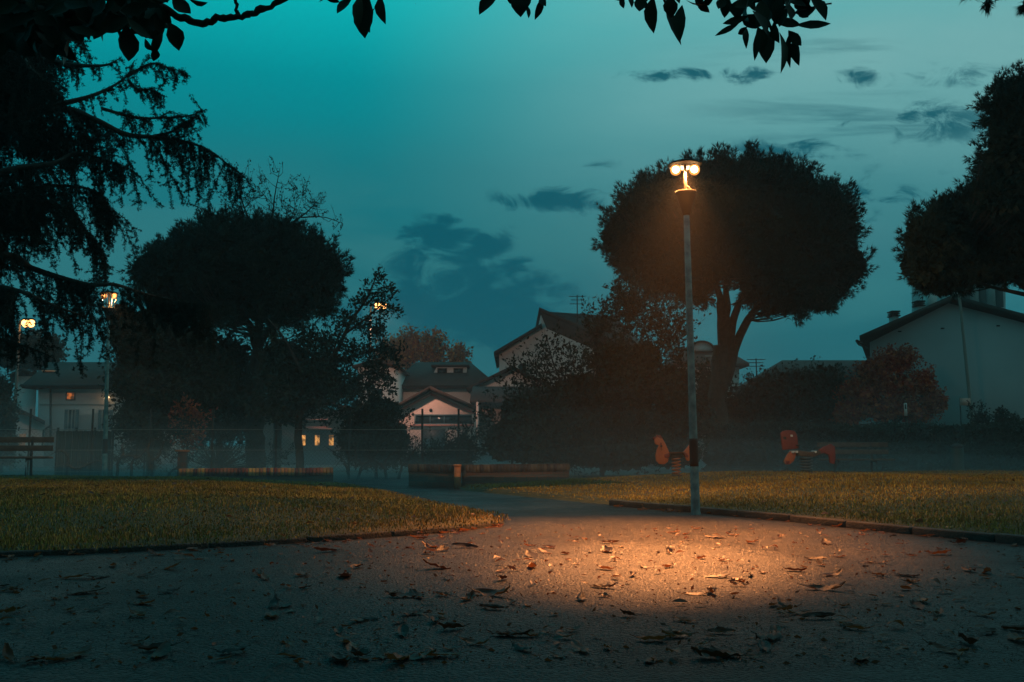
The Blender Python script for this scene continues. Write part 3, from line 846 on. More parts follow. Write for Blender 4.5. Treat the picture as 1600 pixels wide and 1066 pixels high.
# --- deciduous trees and shrubs
tree('leafy_tree', 'dark broadleaf tree with a leafy bough reaching up past the double street light', 'tree', 27, (470, 738),
     [([(470, 738), (468, 690), (472, 640), (480, 580)], 0.12, 0.09), ([(476, 600), (520, 555), (545, 505), (572, 465), (590, 425)], 0.08, 0.015), ([(535, 525), (570, 500), (605, 470), (624, 452)], 0.04, 0.01),
      ([(500, 575), (545, 560), (590, 545), (620, 540)], 0.05, 0.015), ([(480, 600), (450, 540), (420, 500)], 0.06, 0.02), ([(475, 640), (520, 610), (570, 600)], 0.05, 0.02), ([(475, 640), (430, 610), (400, 590)], 0.05, 0.02), ([(520, 555), (530, 520), (548, 490)], 0.03, 0.01)],
     [(587, 440, 16, 18, 0), (602, 455, 20, 16, 0.1), (575, 470, 28, 16, 0), (606, 485, 16, 22, 0), (545, 500, 28, 16, 0), (570, 512, 34, 16, 0.3), (510, 545, 40, 30, 0), (585, 545, 40, 18, 0), (540, 580, 60, 36, 0), (600, 570, 22, 26, 0), (470, 560, 60, 50, 0.5), (440, 620, 60, 45, 0), (520, 620, 70, 35, 0.3), (575, 610, 36, 26, 0)],
     560, 'leaf', M['leaf_dark'], M['bark_dark'], 31, leaf=0.11, per=22, spread=0.22, shell=0.5, r_twig=0.008)

tree('bare_tree', 'twiggy half bare tree whose thin tips stick up above the left pine crown', 'tree', 35, (432, 722),
     [([(432, 722), (430, 600), (422, 480), (415, 400)], 0.16, 0.09), ([(415, 405), (392, 350), (378, 310), (372, 268)], 0.05, 0.008), ([(416, 400), (425, 340), (430, 300), (437, 262)], 0.05, 0.008), ([(416, 395), (455, 350), (480, 330), (500, 308)], 0.05, 0.008),
      ([(470, 340), (505, 340), (535, 350)], 0.03, 0.008), ([(380, 330), (355, 305), (335, 300)], 0.02, 0.006), ([(390, 350), (350, 330), (330, 335)], 0.02, 0.006), ([(427, 320), (405, 295), (410, 275)], 0.015, 0.006), ([(450, 355), (462, 320), (465, 295)], 0.015, 0.006)],
     [(372, 288, 22, 20, 0), (345, 305, 26, 14, 0), (410, 290, 20, 22, 0), (437, 285, 20, 22, 0), (470, 315, 24, 20, 0), (500, 325, 24, 14, 0), (525, 350, 18, 12, 0), (440, 330, 60, 18, 0), (380, 320, 40, 16, 0)],
     150, 'spray', M['leaf_dark'], M['bark_dark'], 32, leaf=0.09, per=7, spread=0.3, shell=0.4, r_twig=0.010, up=0.8)

tree('ivy_tree', 'tall bushy dark evergreen mass directly right of the left park lamp', 'tree', 29, (235, 742),
     [([(235, 742), (234, 680), (232, 600), (230, 520)], 0.13, 0.06), ([(232, 620), (200, 570), (190, 530)], 0.05, 0.02), ([(233, 640), (280, 590), (300, 560)], 0.05, 0.02)],
     [(205, 530, 38, 40, 0), (250, 530, 50, 36, 0), (300, 545, 45, 40, 0), (215, 590, 45, 50, 0), (270, 600, 60, 50, 0), (225, 655, 50, 40, 0), (290, 650, 50, 40, 0), (330, 600, 40, 50, 0.5), (190, 500, 20, 26, 0), (240, 500, 30, 18, 0)],
     420, 'leaf', M['leaf_dark'], M['bark_dark'], 33, leaf=0.12, per=26, spread=0.3, shell=0.6, fill=272)
tree('leafy_tree', 'dark low leafy tree under the left umbrella pine beside its trunk', 'tree', 33, (345, 735),
     [([(345, 735), (345, 690), (350, 640)], 0.10, 0.06), ([(350, 660), (320, 620), (300, 600)], 0.04, 0.02), ([(350, 660), (375, 620), (390, 590)], 0.04, 0.02)],
     [(350, 560, 55, 45, 0), (320, 620, 50, 50, 0), (375, 620, 45, 50, 0), (440, 570, 55, 50, 0), (450, 630, 45, 40, 0.3), (355, 660, 50, 35, 0), (500, 590, 40, 40, 0.3)],
     330, 'leaf', M['leaf_dark'], M['bark_dark'], 34, leaf=0.12, per=24, spread=0.32, shell=0.6, fill=238)
tree('red_shrub', 'small shrub with red leaves just above the square brick pillar', 'shrub', 28, (292, 744),
     [([(292, 744), (292, 710), (295, 670)], 0.04, 0.02)], [(295, 668, 24, 26, 0), (282, 645, 18, 22, 0), (312, 650, 18, 18, 0), (300, 690, 16, 14, 0)], 60, 'leaf', M['leaf_red'], M['bark_dark'], 35, leaf=0.1, per=14, spread=0.18)
tree('scrub_thicket', 'low tangled thicket behind the wire fence left of the square brick pillar', 'shrub', 29.5, (225, 744),
     [([(225, 744), (226, 715), (228, 690)], 0.03, 0.015), ([(226, 725), (205, 700), (195, 690)], 0.015, 0.008)], [(195, 705, 26, 34, 0), (235, 698, 34, 36, 0), (270, 705, 26, 32, 0), (215, 725, 50, 18, 0)], 150, 'spray', M['leaf_dark'], M['bark_dark'], 39, leaf=0.08, per=14, spread=0.24, up=0.5)
tree('scrub_thicket', 'low tangled thicket behind the low wall left of the umbrella pine trunk', 'shrub', 29.5, (340, 744),
     [([(340, 744), (340, 715), (338, 690)], 0.03, 0.015), ([(340, 725), (360, 700), (366, 690)], 0.015, 0.008)], [(310, 708, 26, 30, 0), (345, 700, 32, 36, 0), (372, 712, 20, 26, 0), (425, 722, 24, 18, 0)], 150, 'spray', M['leaf_dark'], M['bark_dark'], 40, leaf=0.08, per=14, spread=0.24, up=0.5)
tree('round_shrub', 'broad dark rounded shrub standing left of the pink gable', 'shrub', 28, (588, 742),
     [([(588, 742), (588, 710), (590, 680)], 0.05, 0.03), ([(589, 700), (570, 670), (555, 650)], 0.02, 0.01), ([(589, 700), (610, 670), (622, 655)], 0.02, 0.01)],
     [(585, 660, 44, 34, 0), (560, 690, 36, 34, 0), (612, 688, 34, 36, 0), (588, 710, 48, 24, 0), (600, 640, 24, 16, 0), (635, 655, 7, 12, 0)], 260, 'leaf', M['leaf_dark'], M['bark_dark'], 36, leaf=0.10, per=24, spread=0.22, fill=255)
tree('low_shrub', 'low dark shrub by the fence posts right under the pink gable', 'shrub', 28.5, (690, 742),
     [([(690, 742), (690, 720), (692, 700)], 0.03, 0.02)], [(680, 715, 36, 22, 0), (725, 705, 26, 30, 0), (705, 722, 40, 16, 0), (735, 680, 10, 18, 0), (650, 722, 22, 14, 0)], 150, 'spray', M['leaf_dark'], M['bark_dark'], 37, leaf=0.09, per=16, spread=0.22, fill=102, up=0.7)

tree('large_shrub', 'large tangled shrub with upright feathery shoots beside the left side of the lamp post', 'shrub', 26, (940, 738),
     [([(940, 738), (940, 700), (945, 640), (955, 560)], 0.07, 0.03), ([(942, 700), (900, 640), (870, 580), (855, 530)], 0.04, 0.012), ([(945, 690), (1000, 620), (1030, 560), (1040, 520)], 0.04, 0.012), ([(945, 640), (965, 560), (978, 500), (980, 465)], 0.035, 0.01), ([(930, 710), (850, 670), (800, 640)], 0.03, 0.012), ([(950, 700), (1040, 660), (1075, 610)], 0.03, 0.012), ([(955, 560), (940, 530), (930, 500)], 0.02, 0.008)],
     [(975, 515, 14, 28, 0), (960, 560, 40, 28, 0), (1005, 560, 30, 24, 0), (1035, 565, 18, 26, 0), (905, 578, 19, 24, 0), (866, 592, 18, 24, 0), (832, 622, 18, 26, 0), (910, 618, 60, 38, 0), (980, 600, 70, 50, 0), (1050, 610, 40, 44, 0), (820, 650, 46, 40, 0), (900, 670, 80, 50, 0.2), (990, 670, 80, 50, 0.2), (1060, 670, 40, 46, 0.2), (790, 690, 36, 34, 0), (860, 705, 80, 28, -0.2), (960, 710, 90, 26, -0.2), (1050, 705, 50, 28, 0)] + [(qx, qy + 8, 9, 20, 0) for qx, qy in ((962, 482), (972, 462), (984, 466), (978, 485), (1000, 488), (1015, 495), (1040, 490), (1056, 512), (930, 505), (978, 470), (990, 490), (945, 505), (1008, 505), (1030, 512), (1048, 505), (1052, 530), (920, 530), (862, 545), (828, 575), (806, 605), (1068, 560))],
     1000, 'spray', M['leaf_dark'], M['bark_dark'], 38, kmin=13, leaf=0.10, per=20, spread=0.32, shell=0.72, up=0.85, fill=187, r_twig=0.006)
for (bx, by, bl, lab, sd_) in [
    (1225, 742, [(1200, 620, 50, 44, 0), (1165, 640, 36, 40, 0), (1240, 610, 44, 40, 0), (1285, 600, 44, 36, 0), (1215, 655, 60, 24, 0), (1290, 640, 40, 34, 0)], 'dark broad shrub between the pine trunk and the low dark roof', 41),
    (1115, 742, [(1110, 620, 26, 46, 0), (1095, 650, 22, 30, 0), (1140, 650, 30, 30, 0)], 'slim dark shrub directly behind the umbrella pine trunk', 42)]:
    tree('hedge_shrub', lab, 'shrub', 34, (bx, by), [([(bx, by), (bx, 690), (bx, 640)], 0.06, 0.03)], bl, 260, 'leaf', M['leaf_olive'] if sd_ == 42 else M['leaf_dark'], M['bark_dark'], sd_, leaf=0.12, per=22, spread=0.3, fill=221)
tree('russet_tree', 'round russet brown leafed tree against the pale wall of the gabled house', 'tree', 33, (1400, 735),
     [([(1400, 735), (1400, 690), (1402, 640)], 0.09, 0.06), ([(1401, 665), (1360, 610), (1340, 590)], 0.04, 0.015), ([(1402, 650), (1405, 590), (1410, 560)], 0.04, 0.015), ([(1402, 660), (1440, 620), (1460, 610)], 0.04, 0.015)],
     [(1400, 565, 34, 24, 0), (1425, 560, 14, 16, 0), (1365, 580, 30, 22, 0), (1345, 610, 36, 26, 0), (1400, 605, 44, 28, 0), (1445, 600, 22, 26, 0), (1460, 630, 24, 22, 0), (1380, 640, 56, 22, 0), (1325, 645, 28, 22, 0), (1430, 645, 36, 18, 0)],
     270, 'leaf', M['leaf_red'], M['bark_dark'], 43, leaf=0.10, per=26, spread=0.22, shell=0.65, fill=68)
for (px, r_, h_, lab, kd) in [(1530, 14, 30, 'ragged dark conifer poking above the hedge next to the arrow sign', 'a'), (1563, 8, 18, 'small round clipped bush on a stem above the hedge', 'b'), (1585, 4, 20, 'pair of thin upright leafy shoots above the hedge', 'c')]:
    tree('hedge_top_plant', lab, 'plant', 31, (px, 738), [([(px, 738), (px, 700), (px, 660)], 0.03, 0.015)],
         [(px, 650, r_, h_ * 0.6, 0), (px + r_ * 0.4, 662, r_ * 0.9, h_ * 0.5, 0)] if kd != 'c' else [(px - 3, 660, 3, 12, 0), (px + 6, 662, 3, 10, 0)], 50, 'leaf', M['leaf_dark'], M['bark_dark'], 44 + ord(kd), leaf=0.09, per=14, spread=0.13, fill=68)

# --- clipped hedge along the right
def hedge():
    D = 29.5
    a = P(1105, 738, D).x; b = 24.0
    r = np.random.default_rng(51)
    root = empty('hedge', (a, D, 0.0), 'long dark clipped hedge closing off the far side of the right lawn', 'hedge')
    mb = MB()
    k = 26000
    x = a + (b - a) * r.random(k)
    top = 1.42 + 0.05 * np.sin(x * 1.7) + 0.03 * np.sin(x * 5.1)
    side = r.random(k)
    y = np.where(side < 0.62, D - 0.5 + r.normal(0, 0.05, k), D - 0.5 + r.random(k))
    z = np.where(side < 0.62, top * r.random(k), top + r.normal(0, 0.05, k))
    p = np.stack([x, y, np.maximum(z, 0.03)], -1)
    ln = 0.07 * (0.6 + 0.8 * r.random(k))
    d = unit(np.stack([r.normal(size=k), np.where(side < 0.62, -0.8, 0) + r.normal(size=k) * 0.6, np.where(side < 0.62, 0.3, 1.0) + r.normal(size=k) * 0.5], -1))
    leaf_cards(mb, p, d, ln, ln * 0.6, r, 0.1)
    m = 9000
    q = np.stack([a + 0.1 + (b - a) * r.random(m), D - 0.4 + 0.8 * r.random(m), 0.05 + 1.3 * r.random(m)], -1)
    l2 = np.full(m, 0.3); leaf_cards(mb, q, unit(r.normal(size=(m, 3))), l2, l2 * 0.9, r)
    rel(mb.build('foliage', M['leaf_dark'], root), root)
    st_ = MB()
    for xx in np.arange(a + 0.3, b, 0.45): st_.tube([(xx, D, -0.05), (xx + r.normal() * 0.05, D, 0.7), (xx + r.normal() * 0.1, D + r.normal() * 0.1, 1.3)], [0.02, 0.015, 0.008], 5)
    rel(st_.build('stems', M['bark_dark'], root), root)


hedge()

# dark column of clipped evergreen at the left edge
tree('cypress', 'dense dark evergreen column at the left edge in front of the lean-to', 'tree', 33, (2, 735), [([(2, 735), (2, 690), (3, 600)], 0.08, 0.03)],
     [(-2, 615, 20, 30, 0), (0, 650, 24, 40, 0), (0, 695, 28, 40, 0), (-4, 592, 14, 16, 0)], 190, 'leaf', M['leaf_dark'], M['bark_dark'], 47, leaf=0.11, per=22, spread=0.22, fill=340)
tree('broad_tree', 'distant dark umbrella shaped tree between the far left street light and the house roof', 'tree', 60, (45, 730), [([(45, 730), (46, 640), (50, 580)], 0.25, 0.15)],
     [(45, 545, 38, 24, 0), (75, 545, 22, 18, 0), (20, 555, 26, 26, 0), (60, 560, 36, 16, 0)], 200, 'leaf', M['leaf_dark'], M['bark_dark'], 48, leaf=0.25, per=20, spread=0.5, fill=204)

# autumn trees far behind the houses
for k, (px, top, wd, lab) in enumerate([(612, 528, 24, 'orange brown autumn tree right beside the double street light, lower than its neighbours'), (638, 515, 19, 'tallest orange autumn tree rising behind the dark hipped roof'), (675, 519, 22, 'broad pale orange autumn tree above the middle of the hipped roof'), (716, 540, 16, 'reddest and smallest autumn tree above the right end of the hipped roof')]):
    tree('autumn_tree', lab, 'tree', 70, (px, 725), [([(px, 725), (px, 640), (px, 560)], 0.22, 0.10)] + [([(px, 600), (px + dx * 0.5, 570), (px + dx, top + 14)], 0.06, 0.02) for dx in (-wd * 0.6, -wd * 0.25, 0.1, wd * 0.3, wd * 0.65)],
         [(px, top + 14, wd * 0.6, 13, 0), (px - wd * 0.45, top + 26, wd * 0.55, 18, 0), (px + wd * 0.45, top + 24, wd * 0.55, 18, 0), (px, top + 42, wd * 0.9, 18, 0)],
         170, 'leaf', M['leaf_autumn'], M['bark'], 60 + k, leaf=0.26, per=10, spread=0.6, shell=0.5, r_twig=0.025, group='autumn trees behind the houses')


# --- magnolia overhead
def big_leaf(mb, base, tip, wid, r, curl=0.12, nrm=None):
    """one large leathery leaf of five cross-sections"""
    base = np.array(base); tip = np.array(tip); d = tip - base; L = np.linalg.norm(d); d = d / L
    nn = nrm if nrm is not None else np.array([0, -1.0, 0]) + r.normal(size=3) * 0.45
    sd_ = unit(np.cross(d, nn)); up = unit(np.cross(sd_, d))
    prof = [(0, 0.06), (0.18, 0.55), (0.42, 1.0), (0.65, 0.92), (0.85, 0.5), (1.0, 0.03)]
    V = []
    bend = r.uniform(-curl, curl) * L; sbend = r.uniform(-0.10, 0.10) * L
    for t, w_ in prof:
        c = base + d * L * t + up * bend * math.sin(t * math.pi) + sd_ * sbend * math.sin(t * math.pi)
        for s in (-1, 0, 1): V.append(c + sd_ * s * w_ * wid / 2 + up * abs(s) * w_ * wid * 0.16)
    F = []
    for i_ in range(5):
        for j_ in range(2):
            a_ = i_ * 3 + j_; F.append((a_, a_ + 1, a_ + 4, a_ + 3))
    mb.add(V, np.array(F))


def magnolia():
    r = np.random.default_rng(71)
    D = 4.2
    root = empty('magnolia_tree', (-3.2, 0.6, 0.0), 'overhanging magnolia with big leathery leaves and a bent branch along the top', 'tree')
    wood = MB(); lv = MB()
    trunk = np.array(smooth_line([np.array(q, float) for q in [(-3.2, 0.6, -0.1), (-3.15, 0.7, 1.5), (-3.0, 1.0, 3.0), (-2.6, 1.5, 4.2)]], 6))
    wood.tube(trunk, np.linspace(0.2, 0.11, len(trunk)), 12)
    def br(pl, r0, r1, dd=0.0):
        pts = limb_pts(pl, D + dd, 6); pts = pts + r.normal(size=pts.shape) * 0.004
        wood.tube(pts, np.linspace(r0, r1, len(pts)) * (1 + 0.12 * r.normal(size=len(pts))), 8); return pts
    wood.tube([(-3.1, 0.8, 2.3), (-2.9, 2.0, 2.7), tuple(P(60, 20, D)), tuple(P(160, 15, D)), tuple(P(258, 14, D))], [0.07, 0.05, 0.035, 0.028, 0.022], 8)
    br([(250, 10), (282, 27), (315, 37), (345, 27), (378, 26), (404, 17), (445, -2), (500, -40), (560, -60)], 0.019, 0.012)
    br([(372, 26), (370, 12), (368, -12)], 0.010, 0.007)
    br([(110, 62), (125, 55), (150, 50), (200, 35)], 0.008, 0.012)
    wood.tube([(-3.0, 1.0, 3.0), (-1.8, 2.6, 3.5), tuple(P(560, -60, D)), tuple(P(800, -45, D)), tuple(P(1050, -25, D)), tuple(P(1200, -8, D)), tuple(P(1235, 20, D))], [0.08, 0.05, 0.03, 0.024, 0.02, 0.014, 0.008], 8)
    br([(1195, -8), (1200, 25), (1205, 55)], 0.010, 0.006); br([(1055, -25), (1045, 5)], 0.008, 0.005); br([(570, -60), (572, 0)], 0.008, 0.005); br([(820, -45), (826, -5)], 0.007, 0.004); br([(1300, 5), (1230, 22)], 0.004, 0.006)
    def leafpx(x0, y0, x1, y1, w_, dd=None):
        dd = r.uniform(-0.25, 0.25) if dd is None else dd
        big_leaf(lv, P(x0, y0, D + dd), P(x1, y1, D + dd + r.uniform(-0.04, 0.04)), w_ / FPX * (D + dd), r)
    # left group of hanging leaves (zoom 3.046)
    z1 = 3.046
    for q in [(810, 110, 852, 242, 85), (775, 145, 728, 275, 48), (745, 235, 730, 292, 50), (690, 185, 732, 242, 35), (600, 120, 612, 292, 100), (820, -10, 908, 65, 85), (890, -12, 988, 12, 40), (500, 130, 490, 200, 60), (560, 150, 640, 240, 70), (340, 120, 400, 195, 40), (420, 120, 425, 195, 30),
              (640, 120, 720, 180, 60), (300, 200, 362, 290, 60), (240, 180, 250, 300, 80), (330, 180, 300, 310, 70)]:
        leafpx(q[0] / z1, q[1] / z1, q[2] / z1, q[3] / z1, q[4] / z1)
    for k in range(230):   # the thick leaf mass in the corner
        x0 = r.uniform(-40, 250); y0 = r.uniform(-40, 34 + 14 * (x0 < 130)) ; a = r.uniform(0.2, 2.9); L = r.uniform(36, 60)
        leafpx(x0, y0, min(x0 + math.cos(a) * L, 268), min(y0 + math.sin(a) * L * 0.7, 92 if x0 < 110 else 66), r.uniform(16, 30), r.uniform(-0.5, 0.5))
    for k in range(60):
        x0 = r.uniform(-30, 95); y0 = r.uniform(10, 60); a = r.uniform(0.8, 2.4); L = r.uniform(36, 54)
        leafpx(x0, y0, x0 + math.cos(a) * L, y0 + math.sin(a) * L * 0.8, r.uniform(16, 28), r.uniform(-0.4, 0.4))
    z7 = 3.2
    for q in [(60, -20, -5, 12, 30), (20, -12, 100, 12, 30), (165, -20, 85, 68, 55), (235, -30, 225, 192, 118), (205, -20, 190, 150, 60), (305, -20, 328, 122, 55), (275, 40, 250, 165, 70), (890, -20, 796, 74, 68), (1000, -40, 1004, 86, 115), (1030, 20, 1043, 92, 22), (1112, -15, 1074, 100, 42), (1100, -10, 1130, 32, 40), (960, -30, 950, 20, 50)]:
        leafpx(500 + q[0] / z7, q[1] / z7, 500 + q[2] / z7, q[3] / z7, q[4] / z7)
    z8 = 3.556
    for q in [(255, -20, 266, 48, 34), (290, -20, 310, 44, 40), (350, -20, 352, 64, 75), (380, -10, 390, 50, 50), (430, -20, 432, 186, 82), (490, -10, 584, 252, 72), (590, 30, 580, 228, 74), (520, -20, 530, 100, 90), (610, 0, 720, 28, 50), (660, 0, 700, 40, 60), (760, 0, 700, 20, 40), (830, -10, 790, 50, 60), (850, -10, 825, 100, 70), (960, 90, 815, 132, 46), (905, 130, 772, 200, 36), (950, 150, 900, 190, 40), (950, 160, 946, 272, 40), (1000, 190, 992, 338, 40), (1050, 150, 1056, 352, 112), (1010, 150, 1030, 300, 70), (1130, 180, 1137, 408, 58), (1190, 180, 1190, 378, 40), (1215, 200, 1240, 366, 60), (1180, 170, 1252, 255, 60), (1110, 130, 1250, 140, 60), (1220, 140, 1416, 132, 60), (1215, 70, 1332, 48, 66), (1225, 60, 1292, 96, 50), (1200, 10, 1300, -5, 60), (1100, 120, 1130, 240, 60), (1080, 60, 1000, 160, 90), (980, 60, 1060, 190, 100), (900, 0, 900, 110, 100), (960, 0, 960, 120, 90), (1030, 0, 1050, 130, 100), (1100, 0, 1110, 140, 100), (1160, 0, 1190, 110, 90), (1170, 40, 1130, 150, 80), (850, 20, 950, 80, 60), (920, 90, 1000, 160, 80), (1230, 0, 1240, 60, 50), (1000, -10, 880, 40, 80)]:
        leafpx(900 + q[0] / z8, q[1] / z8, 900 + q[2] / z8, q[3] / z8, q[4] / z8)
    for k in range(46):
        x0 = r.uniform(965, 1275); y0 = r.uniform(-34, -4); a = r.uniform(0.3, 2.8); L = r.uniform(28, 48)
        leafpx(x0, y0, x0 + math.cos(a) * L, y0 + math.sin(a) * L * (0.6 if x0 < 1180 else 1.0), r.uniform(14, 24), r.uniform(-0.4, 0.4))
    # unseen rest of the crown, made dense overhead to shade the foreground
    k = 12000
    for q in range(k):
        x = r.uniform(-7.5, 5.0); y = r.uniform(-5.5, 7.0); z = r.uniform(2.9, 5.6)
        if z < CAM_H + 0.50 * max(y + 0.3, 0) + 0.2: continue
        a = r.uniform(0, 6.28); c = np.array((x, y, z)); big_leaf(lv, c, c + np.array((math.cos(a), math.sin(a), r.uniform(-0.7, 0.1))) * r.uniform(0.15, 0.22), r.uniform(0.07, 0.11), r)
    for q in range(34):
        a = r.uniform(0, 6.28); e = np.array((r.uniform(-4.2, 3.4), r.uniform(-4, 4.2), r.uniform(3.6, 5.0)))
        if e[2] < CAM_H + 0.52 * max(e[1] + 0.3, 0) + 0.5: continue
        s_ = trunk[-1]; wood.tube([s_, (s_ + e) / 2 + np.array((0, 0, 0.4)), e], [0.05, 0.03, 0.01], 6)
    rel(wood.build('trunk', M['bark_dark'], root, smooth=True), root)
    rel(lv.build('crown', M['magnolia'], root), root)


magnolia()

# ------------------------------------------------------------------ lamps
def arc_bulb(r_, c, n=12):
    return [(max(0.002, r_ * math.sin(t)), c + r_ * math.cos(t)) for t in np.linspace(math.pi, 0, n)]


def park_lamp(loc, lean, label, bulb_m, struts, power, glow, spots=(), ydir=0.30):
    root = empty('street_lamp', loc, label, 'street lamp', 'park lamp posts')
    root.rotation_euler = (0, lean, 0)
    H = 3.98
    mb = MB(); mb.lathe([(0.066, -0.15), (0.066, 0.02), (0.058, 0.05), (0.056, 1.0), (0.054, 1.02), (0.048, 1.6), (0.045, 2.8), (0.039, H)], n=16)
    pole = mb.build('pole', M['pole'], root, smooth=True)
    MB().lathe([(0.0575, 0.62), (0.058, 0.66), (0.058, 0.95), (0.0575, 0.98)], n=16).build('band', M['black'], root, smooth=False)
    MB().lathe([(0.046, H - 0.03), (0.062, H + 0.02), (0.105, H + 0.16), (0.138, H + 0.27), (0.141, H + 0.29), (0.13, H + 0.29), (0.09, H + 0.2)], n=24).build('funnel', M['iron'], root, smooth=True)
    MB().lathe([(0.024, H + 0.1), (0.022, H + 0.4), (0.02, H + 0.68)], n=10).build('stem', M['lampmetal'], root, smooth=True)
    MB().lathe([(0.02, H + 0.672), (0.12, H + 0.676), (0.225, H + 0.655), (0.232, H + 0.662), (0.19, H + 0.69), (0.1, H + 0.715), (0.02, H + 0.722)], n=28).build('hood', M['iron'], root, smooth=True)
    tr = MB(); tr.lathe([(0.03, H + 0.285), (0.132, H + 0.292), (0.134, H + 0.300), (0.03, H + 0.305)], n=24); tr.build('tray', M['lampmetal'], root)
    for sx in (-1, 1):
        b = MB().lathe(arc_bulb(0.048, H + 0.60), (0.125 * sx, 0, 0), 14).build('bulb', bulb_m, root, smooth=True)
        MB().lathe(arc_bulb(0.074, H + 0.595), (0.125 * sx, 0, 0), 16).build('glass_globe', M['globe'], b, smooth=True)  # added shell, stands in for the bulb's glare
        MB().lathe([(0.02, H + 0.64), (0.018, H + 0.675)], (0.125 * sx, 0, 0), 10).build('socket', M['iron'], b)
    if struts:
        for k in range(4):
            a = math.pi / 4 * 0 + k * math.pi / 2
            MB().tube([(0.135 * math.cos(a), 0.135 * math.sin(a), H + 0.29), (0.22 * math.cos(a), 0.22 * math.sin(a), H + 0.66)], 0.014, 6).build('strut', M['lampmetal'], root)
    else:
        MB().tube([(0.02, 0, H + 0.38), (0.10, 0, H + 0.295)], 0.006, 6).build('strut', M['lampmetal'], root)
    for sx in (-1, 1):
        # each head throws most of its light down and over the lawn on its own side
        ld = bpy.data.lights.new('lamp_light', 'SPOT'); ld.spot_size = math.radians(118); ld.spot_blend = 0.7; ld.energy = power; ld.color = (1.0, 0.45, 0.12); ld.shadow_soft_size = 0.05
        lo = bpy.data.objects.new('lamp_light', ld); COL.objects.link(lo); lo.parent = root; lo.location = (0.11 * sx, 0.02, H + 0.53)
        lo.rotation_euler = Vector((0.55 * sx, ydir, -0.80 if ydir > 0 else -1.25)).to_track_quat('-Z', 'Y').to_euler()
    ld = bpy.data.lights.new('lamp_glow', 'SPOT'); ld.spot_size = math.radians(176); ld.spot_blend = 0.25; ld.energy = glow; ld.color = (1.0, 0.55, 0.28); ld.shadow_soft_size = 0.06
    lo = bpy.data.objects.new('lamp_glow', ld); COL.objects.link(lo); lo.parent = root; lo.location = (0, 0.06, H + 0.50)
    lo.rotation_euler = Vector((0, 1.0, -0.12)).to_track_quat('-Z', 'Y').to_euler()
    for aim, pw, size in spots:  # extra spots added at the head to make the asphalt's bright pool
        ld = bpy.data.lights.new('lamp_reflector_light', 'SPOT'); ld.energy = pw; ld.color = (1.0, 0.32, 0.08) if size > 40 else (1.0, 0.36, 0.11); ld.shadow_soft_size = 0.06; ld.spot_size = math.radians(size); ld.spot_blend = 1.0
        lo = bpy.data.objects.new('lamp_reflector_light', ld); COL.objects.link(lo)
        lo.location = Vector(loc) + Vector((-0.05, -0.2 if size < 90 else -0.04, H + 0.57))
        lo.rotation_euler = (Vector(aim) - lo.location).to_track_quat('-Z', 'Y').to_euler()
    return root


b = G(1087, 797, 0.06)
pool = G(1030, 872)
LAMP = park_lamp((b.x, b.y, gz(b.x, b.y)), -0.011, 'tallest lamp post, weathered blue pole with two glaring bulbs, beside the kerb', M['bulb'], False, 540, 440, ((G(1020, 874), 5200, 24), (G(1015, 832), 5400, 62), (G(960, 822), 900, 90)))
b = P(163, 752, 24.0)
park_lamp((b.x, b.y, gz(b.x, b.y)), -0.02, 'lamp post with glowing lantern frame half hidden by cedar fronds, near the wooden bench', M['bulb_far'], True, 330, 25, (), -0.3)


def road_lamp(px, top, D, label, arm, power, leanpx=0, visible=True):
    t = P(px, top, D); hgt = t.z
    root = empty('road_lamp', (t.x + leanpx / ppm(D), D, 0), label, 'street light', 'tall street lights beyond the trees')
    root.rotation_euler = (0, -math.atan2(leanpx / ppm(D), hgt), 0)
    MB().lathe([(0.09, -0.2), (0.085, 0.6), (0.05, hgt * 0.7), (0.04, hgt)], n=10).build('pole', M['lampmetal'], root, smooth=True)
    MB().tube([(0, 0, hgt - 0.05), (arm * 0.4, 0, hgt + 0.03), (arm, 0, hgt + 0.02)], 0.025, 8).build('arm', M['lampmetal'], root)
    for q in ((0.55, 1.0) if arm > 0.35 else (1.0,)):
        hx = arm * q
        MB().lathe([(0.02, hgt + 0.07), (0.10, hgt + 0.06), (0.17, hgt + 0.0), (0.165, hgt - 0.01), (0.02, hgt + 0.0)], (hx, 0, 0), 16).build('lamp_head', M['iron'], root)
        MB().lathe(arc_bulb(0.15 if arm > 0.35 else 0.05, hgt - 0.13), (hx, 0, 0), 12).build('bulb', M['bulb_far'], root, smooth=True)
    if power:
        ld = bpy.data.lights.new('road_light', 'SPOT'); ld.energy = power; ld.color = (1.0, 0.52, 0.36); ld.shadow_soft_size = 0.1; ld.spot_size = math.radians(150); ld.spot_blend = 0.5
        lo = bpy.data.objects.new('road_light', ld); COL.objects.link(lo); lo.parent = root; lo.location = (arm * 0.75, 0.1, hgt - 0.25); lo.rotation_euler = Vector((0, 0.75, -0.55)).to_track_quat('-Z', 'Y').to_euler()
    return root


road_lamp(579, 474, 44, 'double headed street light shining through the leafy bough above the autumn trees', 0.60, 1150)
road_lamp(31, 500, 36, 'street light at the far left with its lit pole top glowing among cedar fronds', 0.42, 120)
road_lamp(1487, 347, 38, 'very tall slim street light pole in front of the grey gabled house', 0.05, 0, 20)

